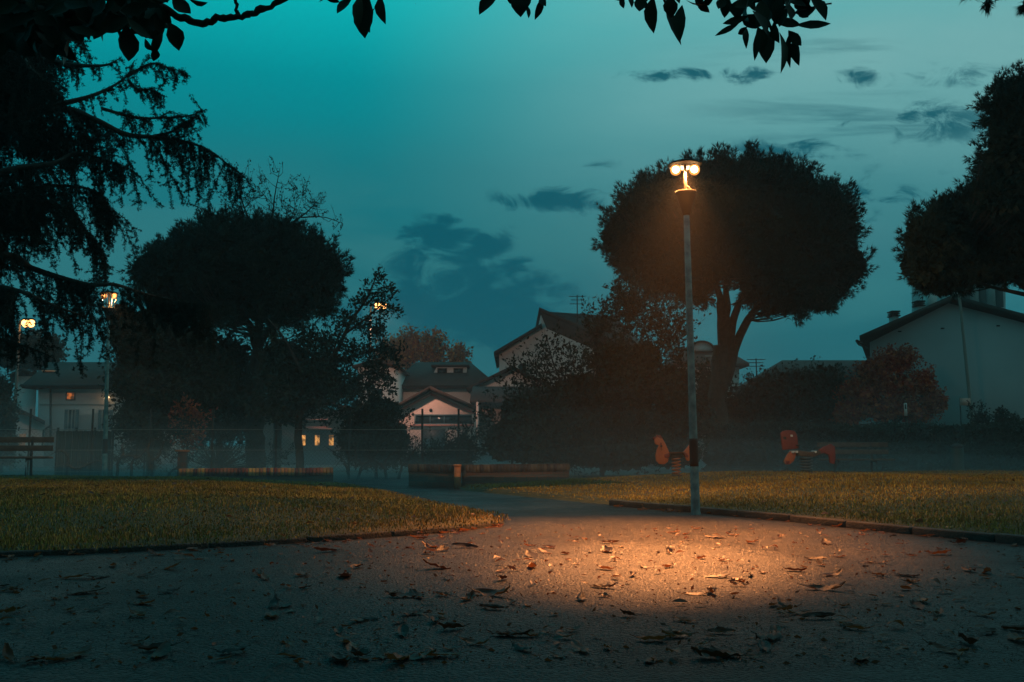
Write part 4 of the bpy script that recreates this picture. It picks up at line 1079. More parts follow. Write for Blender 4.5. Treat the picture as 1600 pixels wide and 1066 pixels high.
# ------------------------------------------------------------------ benches
def bench(loc, rz, label):
    root = empty('park_bench', loc, label, 'bench', 'wooden park benches', rz)
    Lb = 1.75
    for k in range(3): MB().box((0, -0.07 - 0.135 * k, 0.42 + 0.006 * k), (Lb + 0.06, 0.115, 0.04)).build('seat_slat', M['wood'], root)
    for k, z in enumerate((0.62, 0.80)): MB().box((0, 0.075 + 0.035 * k, z), (Lb, 0.035, 0.12)).build('back_slat', M['wood'], root)
    for sx in (-1, 1):
        x = sx * (Lb / 2 - 0.42)
        MB().tube([(x, 0.13, 0.87), (x, 0.06, 0.45), (x, 0.12, -0.05)], 0.028, 8).build('rear_leg', M['iron'], root)
        MB().tube([(x, 0.05, 0.385), (x, -0.36, 0.395), (x, -0.38, 0.3), (x, -0.36, -0.05)], 0.022, 8).build('front_leg', M['iron'], root)
    for ch in root.children:
        if 'slat' in ch.name:
            md = ch.modifiers.new('bevel', 'BEVEL'); md.width = 0.008; md.segments = 2
    return root


b = P(42, 757, 20.5)
bench((b.x - 0.45, b.y, gz(b.x, b.y) - 0.02), math.radians(14), 'wooden slatted park bench at the left edge of the left lawn')
b = P(1335, 741, 24.5)
bench((b.x, b.y, gz(b.x, b.y)), math.radians(-6), 'dim wooden park bench before the hedge, behind the red spring rider')

# ------------------------------------------------------------------ low brick walls
def low_wall(a, b, h, label, capm='brick_cap_dark'):
    """brick wall from point a to b with a cap of upright bricks"""
    a = Vector(a); b = Vector(b); d = b - a; L = d.length; rz = math.atan2(d.y, d.x)
    root = empty('brick_wall', a, label, 'brick wall', 'low brick walls along the path', rz)
    MB().box((L / 2, 0, (h - 0.12) / 2 - 0.1), (L, 0.24, h - 0.12 + 0.2)).build('wall_body', M['brick'], root)
    cap = MB(); k = int(L / 0.075)
    for q in range(k):
        cap.box(((q + 0.5) * L / k, random.uniform(-0.006, 0.006), h - 0.075 + random.uniform(-0.006, 0.006)), (L / k - 0.011, 0.29 + random.uniform(-0.01, 0.01), 0.16), random.uniform(-0.015, 0.015))
    cap.build('wall_cap', M[capm], root)
    return root


p0 = P(645, 758, 21.3); p1 = P(714, 760, 20.3); p2 = P(886, 745, 21.2)
low_wall((p0.x, p0.y, 0), (p1.x, p1.y, 0), 0.47, 'short left run of dark low brick wall ending at the brick corner post')
low_wall((p1.x + 0.14, p1.y, 0), (p2.x, p2.y, 0), 0.48, 'long low brick wall running right from the corner post into the grass')
pr = empty('brick_post', (p1.x + 0.02, p1.y - 0.2, 0), 'narrow orange lit brick corner post between two low wall runs', 'brick post')
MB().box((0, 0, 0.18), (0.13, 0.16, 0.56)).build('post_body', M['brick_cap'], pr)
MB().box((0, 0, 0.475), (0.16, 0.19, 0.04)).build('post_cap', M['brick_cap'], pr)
q0 = P(279, 752, 21.0); q1 = P(520, 752, 21.8)
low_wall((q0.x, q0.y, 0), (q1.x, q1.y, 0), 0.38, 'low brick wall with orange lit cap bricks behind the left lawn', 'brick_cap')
b = P(284, 742, 23)
pr = empty('brick_pillar', (b.x, b.y, 0), 'square brick pillar with a flat cap at the left end of the low wall', 'pillar')
MB().box((0, 0, 0.33), (0.17, 0.17, 0.8)).build('pillar_body', M['brick'], pr)
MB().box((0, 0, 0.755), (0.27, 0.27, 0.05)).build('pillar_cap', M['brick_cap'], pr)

# ------------------------------------------------------------------ fence and vines
def fence():
    D = 27.0
    xs = [P(q, 740, D).x for q in (-60, 43, 141, 232, 330, 430, 545, 659, 716, 800)]
    root = empty('wire_fence', (xs[0], D, 0), 'dark wire mesh fence with thin posts running behind the low walls', 'fence')
    for x in xs:
        o = MB().tube([(x, D, -0.1), (x, D, 1.9)], 0.03, 8).build('post', M['iron'], root); rel(o, root)
    wires = MB()
    for z in (0.15, 0.75, 1.32): wires.tube([(xs[0], D - 0.04, z), (xs[-1], D - 0.04, z)], 0.008, 4)
    rel(wires.build('wire', M['lampmetal'], root), root)
    mesh = MB(); Lx = xs[-1] - xs[0]
    for k in range(int(Lx / 0.11)):
        for s in (-1, 1):
            x = xs[0] + k * 0.11; x2 = x + s * 1.2
            if xs[0] <= x2 <= xs[-1]: mesh.tube([(x, D - 0.03 - 0.006 * s, 0.1), (x2, D - 0.03 - 0.006 * s, 1.3)], 0.0022, 3, cap=False)
    rel(mesh.build('wire_mesh', M['iron'], root), root)


fence()
a = P(85, 740, 28.3).x; b_ = P(172, 740, 28.3).x
r0 = empty('screen_fence', (a, 28.3, 0), 'dark cloth screen fence in front of the left house', 'fence')
scm = MB()
for k in range(24):
    x0 = a + (b_ - a) * k / 24; x1 = a + (b_ - a) * (k + 1) / 24
    scm.box(((x0 + x1) / 2, 28.3 + 0.02 * math.sin(k * 1.9), 0.64), (x1 - x0 - 0.004, 0.03, 1.32 + 0.02 * math.sin(k * 2.7)))
rel(scm.build('panel', M['screen'], r0), r0)
for x in np.linspace(a, b_, 4): rel(MB().tube([(x, 28.4, -0.1), (x, 28.4, 1.4)], 0.035, 8).build('post', M['iron'], r0), r0)

rv = np.random.default_rng(81)
vine_sets = [
    ('gnarled bare vine winding low along the fence beside the left park lamp', 25.6, [[(182, 745), (185, 722), (200, 712), (215, 716), (232, 700)], [(185, 722), (192, 708), (190, 695)], [(205, 745), (207, 722), (218, 712)]]),
    ('crooked bare vine trunk left of the square brick pillar', 25.8, [[(236, 744), (238, 722), (250, 708), (256, 690)], [(238, 725), (232, 705), (236, 690)], [(262, 745), (270, 735), (282, 732)]]),
    ('thin bare vine trailing behind the wooden bench', 25.7, [[(104, 745), (106, 715), (98, 705), (85, 708)], [(106, 728), (125, 732), (145, 722), (158, 720)]]),
    ('forked bare vine stems between the two low brick walls', 26.2, [[(545, 746), (540, 728), (532, 715), (520, 708)], [(560, 746), (566, 728), (582, 718), (590, 700)], [(566, 728), (556, 712), (560, 698)]]),
    ('tangled bare vine stems just left of the short brick wall', 26.4, [[(604, 746), (600, 728), (610, 712), (628, 705)], [(622, 746), (628, 726), (620, 712)], [(600, 730), (585, 720), (575, 722)], [(628, 728), (640, 715), (650, 700)]])]
for lab, D, sets in vine_sets:
    p0_ = sets[0][0]; b = P(p0_[0], p0_[1], D)
    root = empty('bare_vine', (b.x, b.y, 0), lab, 'vine', 'bare vines along the fence')
    mb = MB()
    for s in sets:
        pts = limb_pts(s, D, 5)
        if s[0][1] > 740: pts[0][2] = -0.05
        mb.tube(pts + rv.normal(size=pts.shape) * 0.015, np.linspace(0.045, 0.014, len(pts)), 6)
        for k in range(7):
            q = pts[rv.integers(2, len(pts))]; d = unit(rv.normal(size=3) + np.array([0, 0, 0.5])); l = rv.uniform(0.15, 0.5)
            mb.tube([q, q + d * l * 0.5 + [0, 0, 0.03], q + d * l], [0.010, 0.007, 0.003], 4, cap=False)
    rel(mb.build('stems', M['bark_dark'], root), root)

# ------------------------------------------------------------------ houses
class House:
    def __init__(s, name, label, D, cx, cat='house', skew=0.0):
        s.skew = skew
        s.D = D; x = P(cx, 700, D).x
        s.root = empty(name, (x, D, 0), label, cat)
        s.wall_mb = {}

    def wall(s, pts, m, depth=8.0, dd=0.0, name='wall'):
        """front outline in photo positions; lower corners run to the ground"""
        q = [P(p[0], p[1], s.D + dd) if p[1] is not None else None for p in pts]
        for i, p in enumerate(pts):
            if p[1] is None: q[i] = P(p[0], 690, s.D + dd); q[i].z = -0.1
        o = MB().prism(q, (s.skew * depth, depth, 0)).build(name, m, s.root, fix=True)
        return rel(o, s.root)

    def roof(s, line, m, depth=8.0, over=0.6, th=0.16, dd=0.0, name='roof'):
        q = [P(p[0], p[1], s.D + dd) for p in line]
        q = [Vector((v.x, s.D + dd - over, v.z)) for v in q]
        top = [v + Vector((0, 0, th)) for v in q]
        mb = MB()
        for i in range(len(q) - 1): mb.prism([q[i], q[i + 1], top[i + 1], top[i]], (s.skew * (depth + 2 * over), depth + 2 * over, 0))
        return rel(mb.build(name, m, s.root, fix=True), s.root)

    def solid(s, name, m, verts, faces):
        return rel(MB().polys([tuple(v) for v in verts], faces).build(name, m, s.root, fix=True), s.root)

    def box(s, name, m, x0, y0, x1, y1, dep=0.3, dd=-0.05, parent=None):
        a = P(x0, y1, s.D + dd); b = P(x1, y0, s.D + dd)
        o = MB().box(((a.x + b.x) / 2, s.D + dd + dep / 2, (a.z + b.z) / 2), (abs(b.x - a.x), dep, abs(b.z - a.z))).build(name, m, parent or s.root)
        o.matrix_parent_inverse = root_inv(s.root)
        return o

    def window(s, x0, y0, x1, y1, pane=None, frame=None, bars=1, shutters=None, dd=0.0):
        fm = frame or M['frame']; D = s.D + dd
        a = P(x0, y1, D); b = P(x1, y0, D)
        w_, h_ = b.x - a.x, b.z - a.z; c = ((a.x + b.x) / 2, (a.z + b.z) / 2)
        mb = MB(); t = min(0.08, w_ * 0.12)
        mb.box((a.x - t / 2, D - 0.02, c[1]), (t, 0.12, h_ + 2 * t)); mb.box((b.x + t / 2, D - 0.02, c[1]), (t, 0.12, h_ + 2 * t))
        mb.box((c[0], D - 0.02, a.z - t / 2), (w_, 0.12, t)); mb.box((c[0], D - 0.02, b.z + t / 2), (w_, 0.12, t))
        for k in range(bars): mb.box((a.x + w_ * (k + 1) / (bars + 1), D - 0.015, c[1]), (0.045, 0.06, h_))
        f = mb.build('window', fm, s.root); rel(f, s.root)
        p = MB().box((c[0], D - 0.01, c[1]), (w_, 0.03, h_)).build('pane', pane or M['glass'], f); p.matrix_parent_inverse = root_inv(s.root) ; p.matrix_parent_inverse = Matrix.Identity(4)
        if shutters:
            for sx in (-1, 1):
                mb = MB(); cx = c[0] + sx * (w_ / 2 + t + w_ * 0.28)
                mb.box((cx, D - 0.05, c[1]), (w_ * 0.5, 0.05, h_ + 0.05))
                for k in range(9): mb.box((cx, D - 0.085, a.z + h_ * (k + 0.5) / 9), (w_ * 0.42, 0.02, h_ / 16))
                rel(mb.build('shutter', shutters, s.root), s.root)
        return f


# left house with lit attic window
h = House('villa', 'pale two storey house with a small orange lit window and blue shutters at the left', 44, 115)
h.wall([(60, None), (60, 605), (205, 605), (205, None)], M['plaster'], 9)
e = lambda px, py, dd: P(px, py, 44 + dd)
zl = P(100, 603, 44).z
xa, xb = P(46, 603, 44).x, P(222, 603, 44).x
rz_ = P(92, 566, 48.5).z
x1_, x2_ = P(76, 570, 48.5).x, P(180, 570, 48.5).x
h.solid('roof', M['roof'], [(xa, 43.3, zl), (xb, 43.3, zl), (xb, 54, zl), (xa, 54, zl), (x1_, 48.5, rz_), (x2_, 48.5, rz_), (xa, 43.3, zl - 0.15), (xb, 43.3, zl - 0.15), (xb, 54, zl - 0.15), (xa, 54, zl - 0.15)],
        [(0, 1, 5, 4), (1, 2, 5), (2, 3, 4, 5), (3, 0, 4), (6, 7, 1, 0), (7, 8, 2, 1), (8, 9, 3, 2), (9, 6, 0, 3), (9, 8, 7, 6)])
h.window(105, 614, 117, 624, M['lit_window'], M['shutter'], 0)
h.window(107, 641, 118, 670, M['glass'], M['frame'], 1, M['shutter'])
h.window(160, 641, 171, 670, M['glass'], M['frame'], 1, M['shutter'])
rel(MB().tube([P(79, 606, 43.85), P(79, 690, 43.85)], 0.05, 8).build('downpipe', M['iron'], h.root), h.root)
rel(MB().tube([(xa, 43.22, zl - 0.03), (xb, 43.22, zl - 0.03)], 0.07, 8).build('gutter', M['iron'], h.root), h.root)
sk = P(77, 580, 46.2)
rel(MB().box((sk.x, sk.y, sk.z), (0.5, 0.5, 0.05)).build('skylight', M['lit_dim'], h.root), h.root)
h.box('string_course', M['plaster_grey'], 62, 631, 203, 633, 0.06, -0.04)
wl = P(167, 622, 43.7)
wr = empty('wall_light', wl, 'bright globe light on the house wall beside the left lamp pole', 'wall light')
MB().lathe(arc_bulb(0.11, 0), (0, 0, 0), 14).build('globe', M['bulb_white'], wr, smooth=True)
MB().tube([(0, 0.3, -0.18), (0, 0, -0.18), (0, 0, -0.1)], 0.02, 6).build('bracket', M['iron'], wr)

h = House('lean_to', 'pale lean-to with sloping tiled roof and a dim lit doorway at far left', 41, 40, 'outbuilding', skew=-0.5)
h.wall([(20, None), (20, 640), (36, 648), (70, 660), (70, None)], M['plaster'], 3)
h.roof([(12, 640), (42, 646), (79, 664)], M['roof'], 3, 0.5, 0.16)
h.box('doorway', M['lit_dim'], 29, 678, 40, 700, 0.04, -0.03)
rel(MB().tube([P(79, 665, 40.5), P(68, 672, 40.8), P(66, 700, 40.9)], 0.04, 8).build('downpipe', M['iron'], h.root), h.root)
h = House('tower_house', 'narrow pale wall block behind the lean-to under the cedar fronds', 46, 40, skew=-0.5)
h.wall([(28, None), (28, 588), (56, 588), (56, None)], M['plaster'], 5)
h.roof([(22, 590), (42, 580), (62, 590)], M['roof'], 5, 0.4, 0.15)

# pink gable house
h = House('gable_house', 'pink edged gabled house with a long dark window band in the middle', 48, 675)
h.wall([(619, None), (619, 640), (673, 611), (742, 641), (742, None)], M['plaster_pink'], 10)
h.roof([(612, 643), (673, 609.5), (749, 643)], M['roof'], 10, 0.45, 0.18)
for pl in ([(619, 643), (673, 614)], [(673, 614), (741, 644)]):
    q = [P(p[0], p[1], 47.95) for p in pl]
    rel(MB().prism([q[0], q[1], q[1] - Vector((0, 0, 0.12)), q[0] - Vector((0, 0, 0.12))], (0, 0.04, 0)).build('verge_trim', M['trim_pink'], h.root, fix=True), h.root)
h.window(650, 650, 738, 662, M['glass'], M['shutter'], 3)
h.box('doorway', M['black'], 660, 670, 696, 700, 0.05, -0.03)
for cy in (616, 641):
    c = P(673, cy, 47.96); rel(MB().tube([c, c + Vector((0, 0.05, 0))], 0.085, 14).build('vent', M['black'], h.root), h.root)
h.box('ledge', M['trim_pink'], 640, 663.5, 741, 666, 0.12, -0.12)
h.box('side_pillar', M['plaster_pink'], 744, 628, 748, 700, 0.3, -0.6)
# long roof wing behind it to the right
h = House('wing_house', 'long low building with dark tiled roof stretching right from the pink gable', 52, 800)
h.wall([(742, None), (742, 628), (900, 628), (900, None)], M['plaster_brown'], 6)
zl = P(800, 626, 52).z; zr = P(800, 604, 55).z; xa, xb = P(735, 626, 52).x, P(905, 626, 52).x
h.solid('roof', M['roof'], [(xa, 51.4, zl), (xb, 51.4, zl), (xb, 58.6, zl), (xa, 58.6, zl), (xa, 55, zr), (xb, 55, zr), (xa, 51.4, zl - .14), (xb, 51.4, zl - .14), (xb, 58.6, zl - .14), (xa, 58.6, zl - .14)], [(0, 1, 5, 4), (3, 4, 5, 2), (0, 4, 3), (1, 2, 5), (6, 7, 1, 0), (9, 6, 0, 3), (7, 8, 2, 1), (8, 9, 3, 2), (9, 8, 7, 6)])
# hipped roof house with dormer
D = 58
h = House('hipped_house', 'house with a broad dark hipped roof and a two window dormer', D, 690)
h.wall([(622, None), (622, 604), (770, 604), (770, None)], M['plaster'], 9)
zl = P(690, 603, D).z; zr = P(690, 566, D + 5).z
xa, xb = P(612, 603, D).x, P(778, 603, D).x; x1_, x2_ = P(650, 566, D + 5).x, P(735, 566, D + 5).x
h.solid('roof', M['roof'], [(xa, D - .8, zl), (xb, D - .8, zl), (xb, D + 10, zl), (xa, D + 10, zl), (x1_, D + 5, zr), (x2_, D + 5, zr), (xa, D - .8, zl - .2), (xb, D - .8, zl - .2), (xb, D + 10, zl - .2), (xa, D + 10, zl - .2)],
        [(0, 1, 5, 4), (1, 2, 5), (2, 3, 4, 5), (3, 0, 4), (6, 7, 1, 0), (7, 8, 2, 1), (8, 9, 3, 2), (9, 6, 0, 3), (9, 8, 7, 6)])
dd_ = 2.2
h.wall([(676, 586), (682, 574), (729, 574), (729, 586)], M['plaster'], 3, dd_, 'dormer')
h.roof([(674, 573.5), (733, 573.5)], M['roof'], 2.6, 0.3, 0.12, dd_, 'dormer_roof')
h.window(685, 577, 697, 583, M['glass'], M['eave'], 0, None, dd_)
h.window(710, 577, 722, 583, M['glass'], M['eave'], 0, None, dd_)
h.box('gutter', M['eave'], 614, 601, 777, 603, 0.1, -0.95)
h = House('white_house', 'plain pale wall house with blue shutters just behind the leafy bough', 54, 600)
h.wall([(560, None), (560, 574), (618, 574), (618, None)], M['plaster'], 6)
h.roof([(552, 576), (590, 566), (624, 576)], M['roof'], 6, 0.5, 0.14)
h.window(583, 608, 592, 624, M['glass'], M['frame'], 1, M['shutter'])
# big pale house with split roof
D = 62
h = House('split_roof_house', 'large pale house with two offset roof slopes and an antenna', D, 880)
h.wall([(780, None), (780, 553), (845, 512), (845, 492), (1010, 560), (1010, None)], M['plaster'], 10)
h.roof([(772, 556), (846, 512)], M['roof'], 10, 0.7, 0.2)
h.roof([(842, 488), (1020, 566)], M['roof'], 10, 0.9, 0.2)
zq = P(900, 491, D + 3).z
h.solid('upper_roof', M['roof'], [tuple(P(843, 487, D - .9)), tuple(P(1010, 560, D - .9)), tuple(P(1010, 545, D + 9)), tuple(P(962, 494, D + 5)), tuple(P(846, 486.5, D + 9)), (P(900, 520, D + 4).x, D + 4, 4.0)], [(0, 1, 2, 3, 4), (1, 0, 5), (2, 1, 5), (3, 2, 5), (4, 3, 5), (0, 4, 5)])
h.box('window', M['glass'], 812, 568, 822, 584, 0.06, -0.04)


def antenna(px, y0, y1, D, label, base_z=None):
    a = P(px, y1, D); b = P(px, y0, D)
    root = empty('antenna', a, label, 'antenna', 'rooftop antennas')
    H = b.z - a.z
    MB().tube([(0, 0, -0.6), (0, 0, H)], 0.035, 6).build('mast', M['iron'], root)
    mb = MB()
    for z, l in ((H * 0.92, 0.55), (H * 0.72, 0.42), (H * 0.5, 0.5)):
        mb.tube([(-l, 0, z), (l, 0, z)], 0.022, 4)
        for k in range(5): x = -l + 2 * l * k / 4; mb.tube([(x, -0.18, z), (x, 0.18, z + 0.04)], 0.014, 4)
    mb.build('elements', M['iron'], root)


antenna(902, 461, 489, 64, 'television antenna on the split roof house')
antenna(1182, 560, 585, 60, 'thin television antenna right of the umbrella pine trunk above the shrubs')
h = House('small_gable', 'small pale gable under the big split roof house', 56, 790)
h.wall([(738, None), (738, 608), (800, 578), (850, 602), (850, None)], M['plaster'], 6)
h.roof([(730, 611), (800, 577), (858, 605)], M['roof'], 6, 0.6, 0.17)
# house behind the pine trunk
D = 60
h = House('villa', 'house with a red tiled roof and arched dormer behind the umbrella pine trunk', D, 1120)
h.wall([(1060, None), (1060, 568), (1155, 568), (1155, None)], M['plaster'], 8)
zl = P(1100, 569, D).z; zr = P(1100, 543, D + 4).z; xa, xb = P(1050, 569, D).x, P(1166, 569, D).x; x1_, x2_ = P(1075, 540, D + 4).x, P(1128, 540, D + 4).x
h.solid('roof', M['roof_red'], [(xa, D - .8, zl), (xb, D - .8, zl), (xb, D + 9, zl), (xa, D + 9, zl), (x1_, D + 4, zr), (x2_, D + 4, zr), (xa, D - .8, zl - .2), (xb, D - .8, zl - .2), (xb, D + 9, zl - .2), (xa, D + 9, zl - .2)],
        [(0, 1, 5, 4), (1, 2, 5), (2, 3, 4, 5), (3, 0, 4), (6, 7, 1, 0), (7, 8, 2, 1), (8, 9, 3, 2), (9, 6, 0, 3), (9, 8, 7, 6)])
arc = [P(1097 + 18 * math.cos(t), 548 - 14 * math.sin(t), D + 2) for t in np.linspace(0, math.pi, 12)]
rel(MB().prism(arc, (0, 3, 0)).build('dormer', M['plaster'], h.root, fix=True), h.root)
arc2 = [P(1097 + 21 * math.cos(t), 548 - 16 * math.sin(t), D + 1.8) for t in np.linspace(0, math.pi, 12)] + [P(1097 + 18.2 * math.cos(t), 548 - 14.2 * math.sin(t), D + 1.8) for t in np.linspace(math.pi, 0, 12)]
rel(MB().prism(arc2, (0, 3.2, 0)).build('dormer_roof', M['roof'], h.root, fix=True), h.root)
sk = P(1112, 557, D + 1.2); rel(MB().box(tuple(sk), (0.9, 0.5, 0.06)).build('skylight', M['frame'], h.root), h.root)
h.window(1135, 580, 1142, 592, M['glass'], M['frame'], 0)
# low dark roof
D = 50
h = House('low_house', 'low house with a plain dark roof left of the grey gabled house', D, 1280)
h.wall([(1205, None), (1205, 600), (1380, 600), (1380, None)], M['plaster_brown'], 6)
zl = P(1280, 601, D).z; zr = P(1280, 563, D + 4).z; xa, xb = P(1190, 601, D).x, P(1390, 601, D).x; x1_, x2_ = P(1222, 565, D + 4).x, P(1400, 558, D + 4).x
h.solid('roof', M['roof'], [(xa, D - .6, zl), (xb, D - .6, zl), (xb, D + 8, zl), (xa, D + 8, zl), (x1_, D + 4, zr), (x2_, D + 4, zr), (xa, D - .6, zl - .15), (xb, D - .6, zl - .15), (xb, D + 8, zl - .15), (xa, D + 8, zl - .15)],
        [(0, 1, 5, 4), (1, 2, 5), (2, 3, 4, 5), (3, 0, 4), (6, 7, 1, 0), (7, 8, 2, 1), (8, 9, 3, 2), (9, 6, 0, 3), (9, 8, 7, 6)])
# big grey gabled house on the right
D = 42
h = House('gable_house', 'big grey windowless gabled house with chimneys at the right edge', D, 1500, skew=0.40)
h.wall([(1359, None), (1359, 535), (1482, 474), (1660, 520), (1660, None)], M['plaster_grey'], 12)
h.roof([(1338, 533), (1482, 470), (1680, 522)], M['eave'], 12, 0.4, 0.2)
for cx, cy in ((1400, 496), (1439, 480)):
    ch = h.box('chimney', M['plaster_grey'], cx - 4, cy - 2, cx + 4, cy + 16, 0.5, 2.0)
    mb = MB(); a = P(cx, cy - 2, D + 2)
    for k in range(3): mb.box((a.x, a.y + 0.25, a.z + 0.02 + 0.1 * k), (0.34 if k % 2 else 0.4, 0.6, 0.06))
    mb.box((a.x, a.y + 0.25, a.z + 0.12), (0.24, 0.4, 0.26))
    cc = mb.build('chimney_cap', M['roof'], ch); cc.matrix_parent_inverse = Matrix.Identity(4)
h.box('chimney', M['plaster'], 1452, 459, 1464, 482, 0.6, 4.0)
for vx, vy in ((1406, 518), (1473, 513), (1560, 509)): h.box('vent', M['black'], vx - 2.5, vy - 1, vx + 2.5, vy + 1, 0.05, -0.03)
rel(MB().tube([P(1339, 535, D - .8), P(1342, 539, D - .5), P(1358, 545, D - .1)], 0.035, 8).build('downpipe', M['iron'], h.root), h.root)
ga = P(1339, 533, D - .4); rel(MB().tube([ga, ga + Vector((0.5, 0.9, 0))], 0.07, 8).build('gutter', M['iron'], h.root), h.root)
# tall block far behind the grey house
h = House('apartment_block', 'tall grey apartment block showing between pine and grey roof', 95, 1540, 'building')
h.wall([(1502, None), (1502, 415), (1571, 415), (1571, None)], M['plaster_grey'], 12)
for k in range(5): h.box('balcony_stack', M['frame'] if k % 2 else M['eave'], 1506 + k * 13, 418, 1513 + k * 13, 480, 0.3, -0.2)
h.box('roof_slab', M['eave'], 1500, 411, 1573, 415, 12, -0.3)
# lit building under the left pine
D = 46
h = House('lit_house', 'house with glowing orange windows and pale balcony rails under the left pine', D, 490)
h.wall([(405, None), (405, 640), (540, 640), (540, None)], M['plaster_brown'], 7)
h.roof([(398, 642), (470, 622), (548, 642)], M['roof'], 7, 0.5, 0.15)
for x0, x1 in ((470, 478), (492, 500), (514, 522)): h.window(x0, 680, x1, 696, M['lit_warm'], M['eave'], 0)
for yy in (655, 667): h.box('balcony_rail', M['trim_pink'], 474, yy, 512, yy + 1.6, 0.08, -0.9)
h.box('balcony_slab', M['plaster_brown'], 472, 669, 514, 672, 0.9, -0.95)

# ------------------------------------------------------------------ vans behind the hedge
def van(px, D, label, paint):
    c = P(px, 700, D)
    root = empty('parked_van', (c.x, D, 0), label, 'van')
    L = 4.6
    prof = [(-L / 2, 0.35), (-L / 2, 1.0), (-L / 2 + 0.12, 1.12), (-L / 2 + 0.75, 1.25), (-L / 2 + 1.35, 1.88), (-L / 2 + 1.7, 1.96), (L / 2 - 0.25, 1.96), (L / 2 - 0.05, 1.8), (L / 2, 0.9), (L / 2, 0.35)]
    o = MB().prism([Vector((x, -0.9, z)) for x, z in prof], (0, 1.8, 0)).build('body', paint, root, fix=True)
    md = o.modifiers.new('bevel', 'BEVEL'); md.width = 0.06; md.segments = 2
    for pts in ([(-L / 2 + 0.95, 1.3), (-L / 2 + 1.42, 1.8), (-L / 2 + 1.95, 1.8), (-L / 2 + 1.95, 1.3)], [(-L / 2 + 2.05, 1.3), (-L / 2 + 2.05, 1.8), (L / 2 - 0.4, 1.8), (L / 2 - 0.3, 1.3)]):
        MB().prism([Vector((x, -0.915, z)) for x, z in pts], (0, 0.03, 0)).build('window', M['glass'], root, fix=True)
    for x in (-L / 2 + 0.85, L / 2 - 0.8):
        for y in (-0.88, 0.68):
            w_ = MB().tube([(x, y, 0.33), (x, y + 0.2, 0.33)], 0.33, 18).build('wheel', M['rubber'], root)
            MB().tube([(x, y - 0.01, 0.33), (x, y + 0.21, 0.33)], 0.19, 14).build('rim', M['lampmetal'], w_)
    MB().box((-L / 2 - 0.005, -0.6, 0.85), (0.04, 0.3, 0.16)).build('headlight', M['white'], root)
    MB().box((-L / 2 - 0.005, 0.6, 0.85), (0.04, 0.3, 0.16)).build('headlight', M['white'], root)


van(1075, 37, 'white van glimpsed behind the hedge at the lamp post', M['vanpaint'])
van(1275, 37.5, 'teal grey van roof glimpsed above the hedge beside the russet tree', M['carpaint'])

# ------------------------------------------------------------------ spring riders
def spring(root, c, z0, z1, r_, m):
    pts = [(c[0] + r_ * math.cos(t), c[1] + r_ * math.sin(t), z0 + (z1 - z0) * t / (2 * math.pi * 5)) for t in np.linspace(0, 2 * math.pi * 5, 90)]
    MB().tube(pts, 0.016, 6).build('spring', m, root, smooth=True)
    MB().lathe([(0.12, z0 - 0.1), (0.12, z0 - 0.01), (0.02, z0)], (c[0], c[1], 0), 14).build('base', M['iron'], root)


def panel(root, name, pts, sx, org, th, m, y=0.0):
    """flat play panel cut to an outline, with real thickness and rounded edge"""
    q = [Vector(((x - org[0]) / sx, y - th / 2, (org[1] - z) / sx)) for x, z in pts]
    o = MB().prism(q, (0, th, 0)).build(name, m, root, fix=True)
    md = o.modifiers.new('bevel', 'BEVEL'); md.width = 0.008; md.segments = 2
    return o


D = 20.0; s = ppm(D)
b = P(1057, 741, D); zb = gz(b.x, b.y)
root = empty('spring_rider', (b.x, b.y, zb), 'orange rooster shaped spring rider half hidden by the lamp post', 'spring rider')
c = lambda pts: [(1000 + x / 7.107, 660 + y / 7.107) for x, y in pts]
org = (1057, P(1057, 741, D).z and 741 - 0)
oz = (1057, 741 - (zb - P(1057, 741, D).z) * -s)
org = (1057, 741 + (zb - b.z) * -s)
pan = panel(root, 'body_panel', c([(258, 190), (290, 250), (312, 300), (332, 350), (322, 385), (312, 440), (270, 470), (215, 465), (182, 430), (175, 370), (190, 310), (215, 262), (180, 250), (170, 235), (165, 195), (200, 172)]), s, org, 0.07, M['orange'])
panel(root, 'comb', c([(165, 200), (150, 185), (165, 165), (180, 170), (195, 142), (212, 155), (235, 145), (245, 165), (260, 180), (255, 200), (200, 195)]), s, org, 0.05, M['red'])
panel(root, 'wattle', c([(225, 225), (250, 235), (245, 262), (228, 255)]), s, org, 0.09, M['red'])
panel(root, 'wing', c([(270, 360), (320, 345), (335, 375), (310, 405), (275, 395)]), s, org, 0.10, M['red'])
panel(root, 'tail_panel', c([(470, 338), (490, 325), (520, 290), (556, 245), (600, 225), (610, 300), (590, 370), (545, 430), (520, 430), (500, 385)]), s, org, 0.07, M['orange'])
panel(root, 'tail_mark', c([(478, 345), (510, 340), (540, 375), (530, 395), (500, 385)]), s, org, 0.10, M['red'])
panel(root, 'seat', c([(325, 335), (490, 332), (490, 345), (325, 352)]), s, org, 0.30, M['fallen_pale'])
panel(root, 'mount', c([(340, 352), (480, 347), (470, 395), (350, 400)]), s, org, 0.16, M['iron'])
ex = MB(); ex.tube([(-0.50, -0.06, 0.77), (-0.50, 0.06, 0.77)], 0.018, 8).build('eye', M['black'], root)
MB().tube([(-0.32, -0.2, 0.62), (-0.32, 0.2, 0.62)], 0.015, 8).build('handle', M['iron'], root)
spring(root, (0.0, 0), 0.03, (org[1] - (660 + 398 / 7.107)) / s, 0.085, M['spring_orange'])

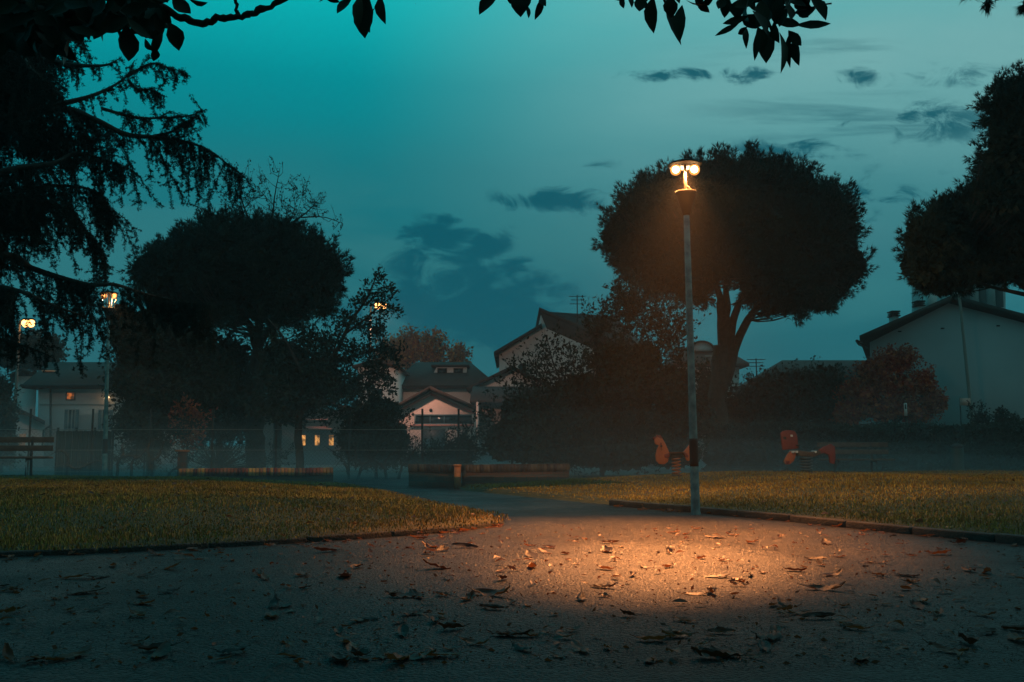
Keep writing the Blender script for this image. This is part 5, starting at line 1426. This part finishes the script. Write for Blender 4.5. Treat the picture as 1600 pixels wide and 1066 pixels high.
D = 20.5; s = ppm(D)
b = P(1260, 740, D); zb = gz(b.x, b.y)
root = empty('spring_rider', (b.x, b.y, zb), 'red spring rider with a square animal head panel in front of the hedge', 'spring rider')
org = (1260, 740 + (zb - b.z) * -s)
c = lambda pts: [(1200 + x / 8, 640 + y / 8) for x, y in pts]
panel(root, 'head_panel', c([(170, 300), (205, 275), (260, 264), (340, 274), (372, 318), (392, 490), (190, 512), (180, 400)]), s, org, 0.07, M['red'])
panel(root, 'muzzle', c([(285, 525), (350, 540), (345, 600), (318, 650), (275, 686), (225, 690), (205, 655), (225, 605), (255, 560)]), s, org, 0.09, M['orange'])
panel(root, 'hoof_mark', c([(215, 640), (270, 645), (262, 680), (225, 684)]), s, org, 0.11, M['red'])
panel(root, 'eye', c([(288, 322), (318, 322), (322, 348), (292, 348)]), s, org, 0.10, M['white'])
panel(root, 'ear', c([(200, 345), (235, 345), (238, 380), (204, 380)]), s, org, 0.10, M['black'])
panel(root, 'seat', c([(360, 515), (520, 535), (640, 520), (650, 560), (560, 595), (380, 585)]), s, org, 0.24, M['wood'])
panel(root, 'tail_panel', c([(640, 505), (700, 470), (790, 435), (840, 470), (845, 600), (828, 685), (775, 672), (760, 570), (700, 545), (645, 560)]), s, org, 0.07, M['red'])
for x in (305, 352, 583): panel(root, 'bolt', c([(x - 12, 520), (x + 12, 520), (x + 12, 548), (x - 12, 548)]), s, org, 0.27, M['white'])
for z_ in (0.58, 0.38): MB().tube([(-0.20, -0.21, z_), (-0.20, 0.21, z_)], 0.015, 8).build('handle' if z_ > 0.5 else 'footrest', M['iron'], root)
spring(root, (0.0, 0), 0.03, (org[1] - (640 + 600 / 8)) / s, 0.12, M['spring'])

# ------------------------------------------------------------------ litter bin, signs
D = 25.0
b = P(1497, 736, D); zb = gz(b.x, b.y)
root = empty('litter_bin', (b.x, b.y, zb), 'round green litter bin with a pale domed lid before the hedge', 'litter bin')
hh = P(1497, 699, D).z - zb
MB().lathe([(0.14, 0), (0.15, 0.02), (0.155, hh - 0.02), (0.148, hh)], n=20).build('bin_body', M['binmetal'], root, smooth=True)
MB().lathe([(0.165, hh - 0.01), (0.16, hh + 0.02), (0.11, hh + 0.07), (0.04, hh + 0.095), (0.005, hh + 0.10)], n=20).build('lid', M['iron'], root, smooth=True)
MB().tube([(0, 0.17, -0.1), (0, 0.17, hh + 0.1)], 0.025, 8).build('post', M['iron'], root)

D = 31.0
b = P(1415, 640, D)
root = empty('marker_sign', (b.x, D, 0), 'narrow upright white marker sign in front of the russet tree', 'sign')
MB().tube([(0, 0.03, -0.1), (0, 0.03, b.z + 0.2)], 0.02, 8).build('post', M['iron'], root)
z0, z1 = P(1415, 650, D).z, P(1415, 630, D).z
MB().box((0, 0, (z0 + z1) / 2), (0.095, 0.02, z1 - z0)).build('plate', M['white'], root)
MB().box((0, -0.012, z0 + (z1 - z0) * 0.72), (0.05, 0.006, 0.15)).build('mark', M['iron'], root)

D = 36.0
b = P(1508, 628, D)
root = empty('arrow_sign', (b.x, D, 0), 'pale pink rectangular sign with a dark slanted arrow beside the very tall pole', 'sign')
MB().tube([(-0.17, 0.04, -0.1), (-0.17, 0.04, b.z + 0.15)], 0.025, 8).build('post', M['iron'], root)
MB().box((0, 0, b.z), (0.40, 0.02, 0.27)).build('plate', M['sign_pink'], root)
mk = MB(); mk.prism([Vector((0.04, -0.014, b.z + 0.05)), Vector((0.16, -0.014, b.z - 0.06)), Vector((0.17, -0.014, b.z - 0.02)), Vector((0.07, -0.014, b.z + 0.08))], (0, 0.006, 0))
mk.build('arrow', M['red'], root, fix=True)

# ------------------------------------------------------------------ fallen leaves
def fallen_mesh(seed, m, L, W, curl, roll):
    r = np.random.default_rng(seed)
    nu, nv = 9, 5
    V = []
    for i_ in range(nu):
        t = i_ / (nu - 1)
        w_ = W / 2 * (math.sin(math.pi * min(1, t * 0.93 + 0.03)) ** 0.75) * (1 + 0.12 * r.normal())
        for j_ in range(nv):
            s_ = (j_ / (nv - 1)) * 2 - 1
            x = (t - 0.5) * L; y = s_ * w_
            z = 0.75 * curl * L * (2 * t - 1) ** 2 * (1.0 if t > 0.5 else 0.4) + 0.7 * roll * abs(s_) ** 1.7 * w_ + 0.004 * r.normal()
            V.append((x, y * (1 - 0.3 * abs(roll)), z))
    V = np.array(V); V[:, 2] -= V[:, 2].min()
    F = np.array([(i_ * nv + j_, i_ * nv + j_ + 1, (i_ + 1) * nv + j_ + 1, (i_ + 1) * nv + j_) for i_ in range(nu - 1) for j_ in range(nv - 1)])
    mb = MB(); mb.add(V, F)
    st_ = [(-L * 0.5, 0, V[2, 2] + 0.002), (-L * 0.5 - 0.012, 0.002, V[2, 2] + 0.006), (-L * 0.5 - 0.028, 0.005, V[2, 2] + 0.012)]
    mb.tube(st_, 0.0018, 4, cap=False)
    o = mb.build('fallen_leaf', m, smooth=True)
    return o


rl = np.random.default_rng(91)
protos = []
for k, (m, L, W, cu, ro) in enumerate([('fallen', 0.17, 0.075, 0.12, 0.5), ('fallen', 0.15, 0.065, 0.22, 0.2), ('fallen_dark', 0.18, 0.08, 0.10, 0.7), ('fallen_dark', 0.16, 0.07, 0.05, -0.5), ('fallen_pale', 0.13, 0.06, 0.16, 0.5), ('fallen', 0.19, 0.08, 0.30, 0.35), ('fallen_dark', 0.14, 0.075, 0.18, 0.9), ('fallen', 0.11, 0.055, 0.15, 0.8), ('fallen_pale', 0.10, 0.05, 0.1, 0.6), ('fallen_dark', 0.2, 0.085, 0.14, 0.3)]):
    protos.append(fallen_mesh(200 + k, M[m], L, W, cu, ro))
used = set()
COLR = {'fallen': 'brown', 'fallen_dark': 'dark', 'fallen_pale': 'pale tan'}
lines = {'L': np.array(edge_left), 'R': np.array(edge_right)}


def put_leaf(x, y, zone, k=None, sc_=1.0):
    k = int(rl.integers(0, len(protos))) if k is None else k
    o = protos[k]
    if k in used: o = o.copy(); COL.objects.link(o)
    used.add(k)
    o.location = (x, y, max(0.0, gz(x, y)) + 0.002)
    o.rotation_euler = (rl.normal(0, 0.13), rl.normal(0, 0.11), rl.uniform(0, 6.28))
    f = sc_ * rl.uniform(0.65, 1.35); o.scale = (f, f, f * rl.uniform(0.5, 1.2))
    o.location.z += 0.012 * abs(o.rotation_euler[0]) + 0.03 * abs(o.rotation_euler[1])
    tone = COLR[[m for m in COLR if o.data.materials[0] == M[m]][0]]
    tag(o, f'{tone} curled fallen leaf {zone}', 'leaf', 'fallen leaves scattered on the park path')


cnt = 0
tries = 0
while cnt < 180 and tries < 20000:
    tries += 1
    y = 4.1 + 6.0 * rl.random() ** 1.35; x = rl.uniform(-0.56, 0.58) * y
    s1 = sdist(np.array([x]), np.array([y]), poly_left)[0]; s2 = sdist(np.array([x]), np.array([y]), poly_right)[0]
    if max(s1, s2) > -0.15: continue
    dp = math.hypot((x - pool.x) / 1.5, (y - pool.y) / 1.3)
    zone = 'on the brightly lamplit patch of asphalt' if dp < 1 else ('on the dark near asphalt at the front' if y < 5.6 else ('on the dim blue asphalt left of the lit patch' if x < pool.x else 'on the asphalt right of the lit patch'))
    put_leaf(x, y, zone); cnt += 1
for key, n_, zone in (('L', 58, 'gathered along the edge of the left lawn'), ('R', 60, 'gathered along the kerb of the right lawn')):
    ln = lines[key]
    for k in range(n_):
        q = ln[int(rl.integers(0, len(ln)))] + rl.normal(0, 0.12, 2)
        t = rl.random()
        i_ = int(rl.integers(10 if key == 'L' else 8, len(ln) - 1)); q = ln[i_] * (1 - t) + ln[i_ + 1] * t
        q = q + np.array([rl.normal(0, 0.05), -abs(rl.normal(0.20, 0.22))])
        put_leaf(q[0], q[1], zone, int(rl.choice([0, 1, 4, 7, 8, 8])), 0.8)

# crumbs of leaf and grit between them: too many to count
k = 2600
y = 4.0 + 7.0 * rl.random(k) ** 1.2; x = rl.uniform(-0.6, 0.6, k) * y
mb = MB()
c_ = np.stack([x, y, np.full(k, 0.004)], -1)
d_ = unit(np.stack([rl.normal(size=k), rl.normal(size=k), 0.25 * np.abs(rl.normal(size=k))], -1))
ln_ = 0.012 + 0.03 * rl.random(k) ** 2
leaf_cards(mb, c_, d_, ln_, ln_ * 0.5, rl, 0.1)
rb = np.random.default_rng(97)
for q in range(420):
    y_ = 4.1 + 6.4 * rb.random() ** 1.2; x_ = rb.uniform(-0.58, 0.58) * y_
    if max(sdist(np.array([x_]), np.array([y_]), poly_left)[0], sdist(np.array([x_]), np.array([y_]), poly_right)[0]) > -0.12: continue
    a_ = rb.uniform(0, 6.28); L_ = rb.uniform(0.04, 0.10); z_ = 0.006 + 0.2 * L_ * rb.random()
    b0_ = np.array((x_, y_, z_)); big_leaf(mb, b0_, b0_ + np.array((math.cos(a_), math.sin(a_), rb.uniform(-0.05, 0.25))) * L_, L_ * rb.uniform(0.35, 0.55), rb, 0.2, np.array((0, 0, 1.0)) + rb.normal(size=3) * 0.2)
for q in range(260):
    y_ = rb.uniform(8.5, 19); x_ = rb.uniform(-0.56, 0.56) * y_
    a_ = rb.uniform(0, 6.28); L_ = rb.uniform(0.05, 0.11); g_ = gz(x_, y_)
    if g_ <= 0.02: continue
    b0_ = np.array((x_, y_, g_ + 0.035)); big_leaf(mb, b0_, b0_ + np.array((math.cos(a_), math.sin(a_), rb.uniform(-0.1, 0.4))) * L_, L_ * 0.45, rb, 0.2, np.array((0, 0, 1.0)) + rb.normal(size=3) * 0.3)
tag(mb.build('leaf_litter', M['fallen']), 'small dry leaves and leaf crumbs scattered over asphalt and lawns', 'leaf litter', None, 'stuff')

# loose grit standing proud of the asphalt
k = 140000
y = 4.0 + 9.5 * rl.random(k) ** 1.1; x = rl.uniform(-0.6, 0.6, k) * y
keep = (sdist(x, y, poly_left) < -0.08) & (sdist(x, y, poly_right) < -0.1)
x, y = x[keep], y[keep]; k = len(x)
sz = 0.0022 + 0.0042 * rl.random(k) ** 2.5
a0 = rl.uniform(0, 6.28, k)
cor = [np.stack([x + sz * np.cos(a0 + q * 2.094) * rl.uniform(0.6, 1.2, k), y + sz * np.sin(a0 + q * 2.094) * rl.uniform(0.6, 1.2, k), np.zeros(k) + 0.0005], -1) for q in range(3)]
apex = np.stack([x + rl.normal(0, 0.3, k) * sz, y + rl.normal(0, 0.3, k) * sz, sz * rl.uniform(0.5, 1.1, k)], -1)
Vg = np.stack(cor + [apex], 1).reshape(-1, 3); ig = np.arange(k)[:, None] * 4
gr_ = MB(); gr_.add(Vg, [ig + np.array([[0, 1, 3]]), ig + np.array([[1, 2, 3]]), ig + np.array([[2, 0, 3]])])
tag(gr_.build('grit', mat('stone_grit', (0.04, 0.039, 0.038), 0.42, island=0.8, spec=0.4)), 'loose stone grit glinting on the asphalt path', 'grit', None, 'stuff')

# ------------------------------------------------------------------ air
def volume_mat(name, dens, col, aniso=0.0):
    m = bpy.data.materials.new(name); m.use_nodes = True
    n_ = m.node_tree; n_.nodes.clear()
    o = n_.nodes.new('ShaderNodeOutputMaterial'); v = n_.nodes.new('ShaderNodeVolumePrincipled')
    v.inputs['Density'].default_value = dens; v.inputs['Color'].default_value = (*col, 1); v.inputs['Anisotropy'].default_value = aniso
    n_.links.new(v.outputs[0], o.inputs['Volume'])
    return m


hz = MB().box((0, 60, 7.5), (260, 150, 17)).build('haze', volume_mat('evening_haze', 0.0013, (0.85, 0.92, 0.95)))
tag(hz, 'thin evening haze hanging over the whole park', 'haze', None, 'stuff')

# ground mist thins out upwards: five low layers, each a closed, gently uneven body of even density
for k, (zt, dens, y0, y1, x0, x1) in enumerate([(zt_, d_ * 0.8, 18.0 + 0.5 * math.sin(q_ * 2.4), 42 + 0.4 * q_, -26 - 0.5 * q_, 16 - 5 * abs(math.sin(q_ * 1.7))) for q_, (zt_, d_) in enumerate([(0.22, 0.008), (0.38, 0.007), (0.58, 0.006), (0.82, 0.005), (1.12, 0.004), (1.45, 0.003), (1.85, 0.0022), (2.4, 0.0016), (3.1, 0.0012)])]):
    nx, ny = 30, 18
    gx, gy = np.meshgrid(np.linspace(x0, x1, nx), np.linspace(y0, y1, ny))
    hh = zt * (1 + 0.34 * np.sin(gx * (0.21 + 0.05 * k) + k * 2) * np.cos(gy * 0.17 + k)) * (1 - 0.012 * gx)
    top = np.stack([gx.ravel(), gy.ravel(), hh.ravel()], -1)
    i = (np.arange(ny - 1)[:, None] * nx + np.arange(nx - 1)[None, :]).ravel()
    Ft = np.stack([i, i + 1, i + nx + 1, i + nx], -1)
    bot = top.copy(); bot[:, 2] = -0.5 - 0.02 * k
    nb = len(top)
    Fb = Ft[:, ::-1] + nb
    ring = [j for j in range(nx)] + [j * nx + nx - 1 for j in range(1, ny)] + [(ny - 1) * nx + j for j in range(nx - 2, -1, -1)] + [j * nx for j in range(ny - 2, 0, -1)]
    Fs = np.array([(ring[q], ring[q] + nb, ring[(q + 1) % len(ring)] + nb, ring[(q + 1) % len(ring)]) for q in range(len(ring))])
    mist = MB(); mist.V = [np.vstack([top, bot])]; mist.n = 2 * nb; mist.F = [Ft, Fb, Fs]
    mo = mist.build('ground_mist', volume_mat('low_mist', dens * 1.25, (0.68, 0.92, 1.0)), None, True, True)
    tag(mo, 'low bank of pale mist lying over the grass behind the low brick walls', 'mist', 'layers of low ground mist', 'stuff')

# ------------------------------------------------------------------ render settings
sc.view_settings.view_transform = 'Standard'
sc.view_settings.look = 'None'
sc.view_settings.exposure = 0.0
sc.view_settings.gamma = 1.0
sc.render.engine = 'CYCLES'
cy = sc.cycles
cy.max_bounces = 5; cy.diffuse_bounces = 2; cy.glossy_bounces = 2; cy.transmission_bounces = 2; cy.volume_bounces = 1; cy.transparent_max_bounces = 8
cy.sample_clamp_indirect = 3.0
cy.use_denoising = True
cy.use_adaptive_sampling = True
cy.adaptive_threshold = 0.015
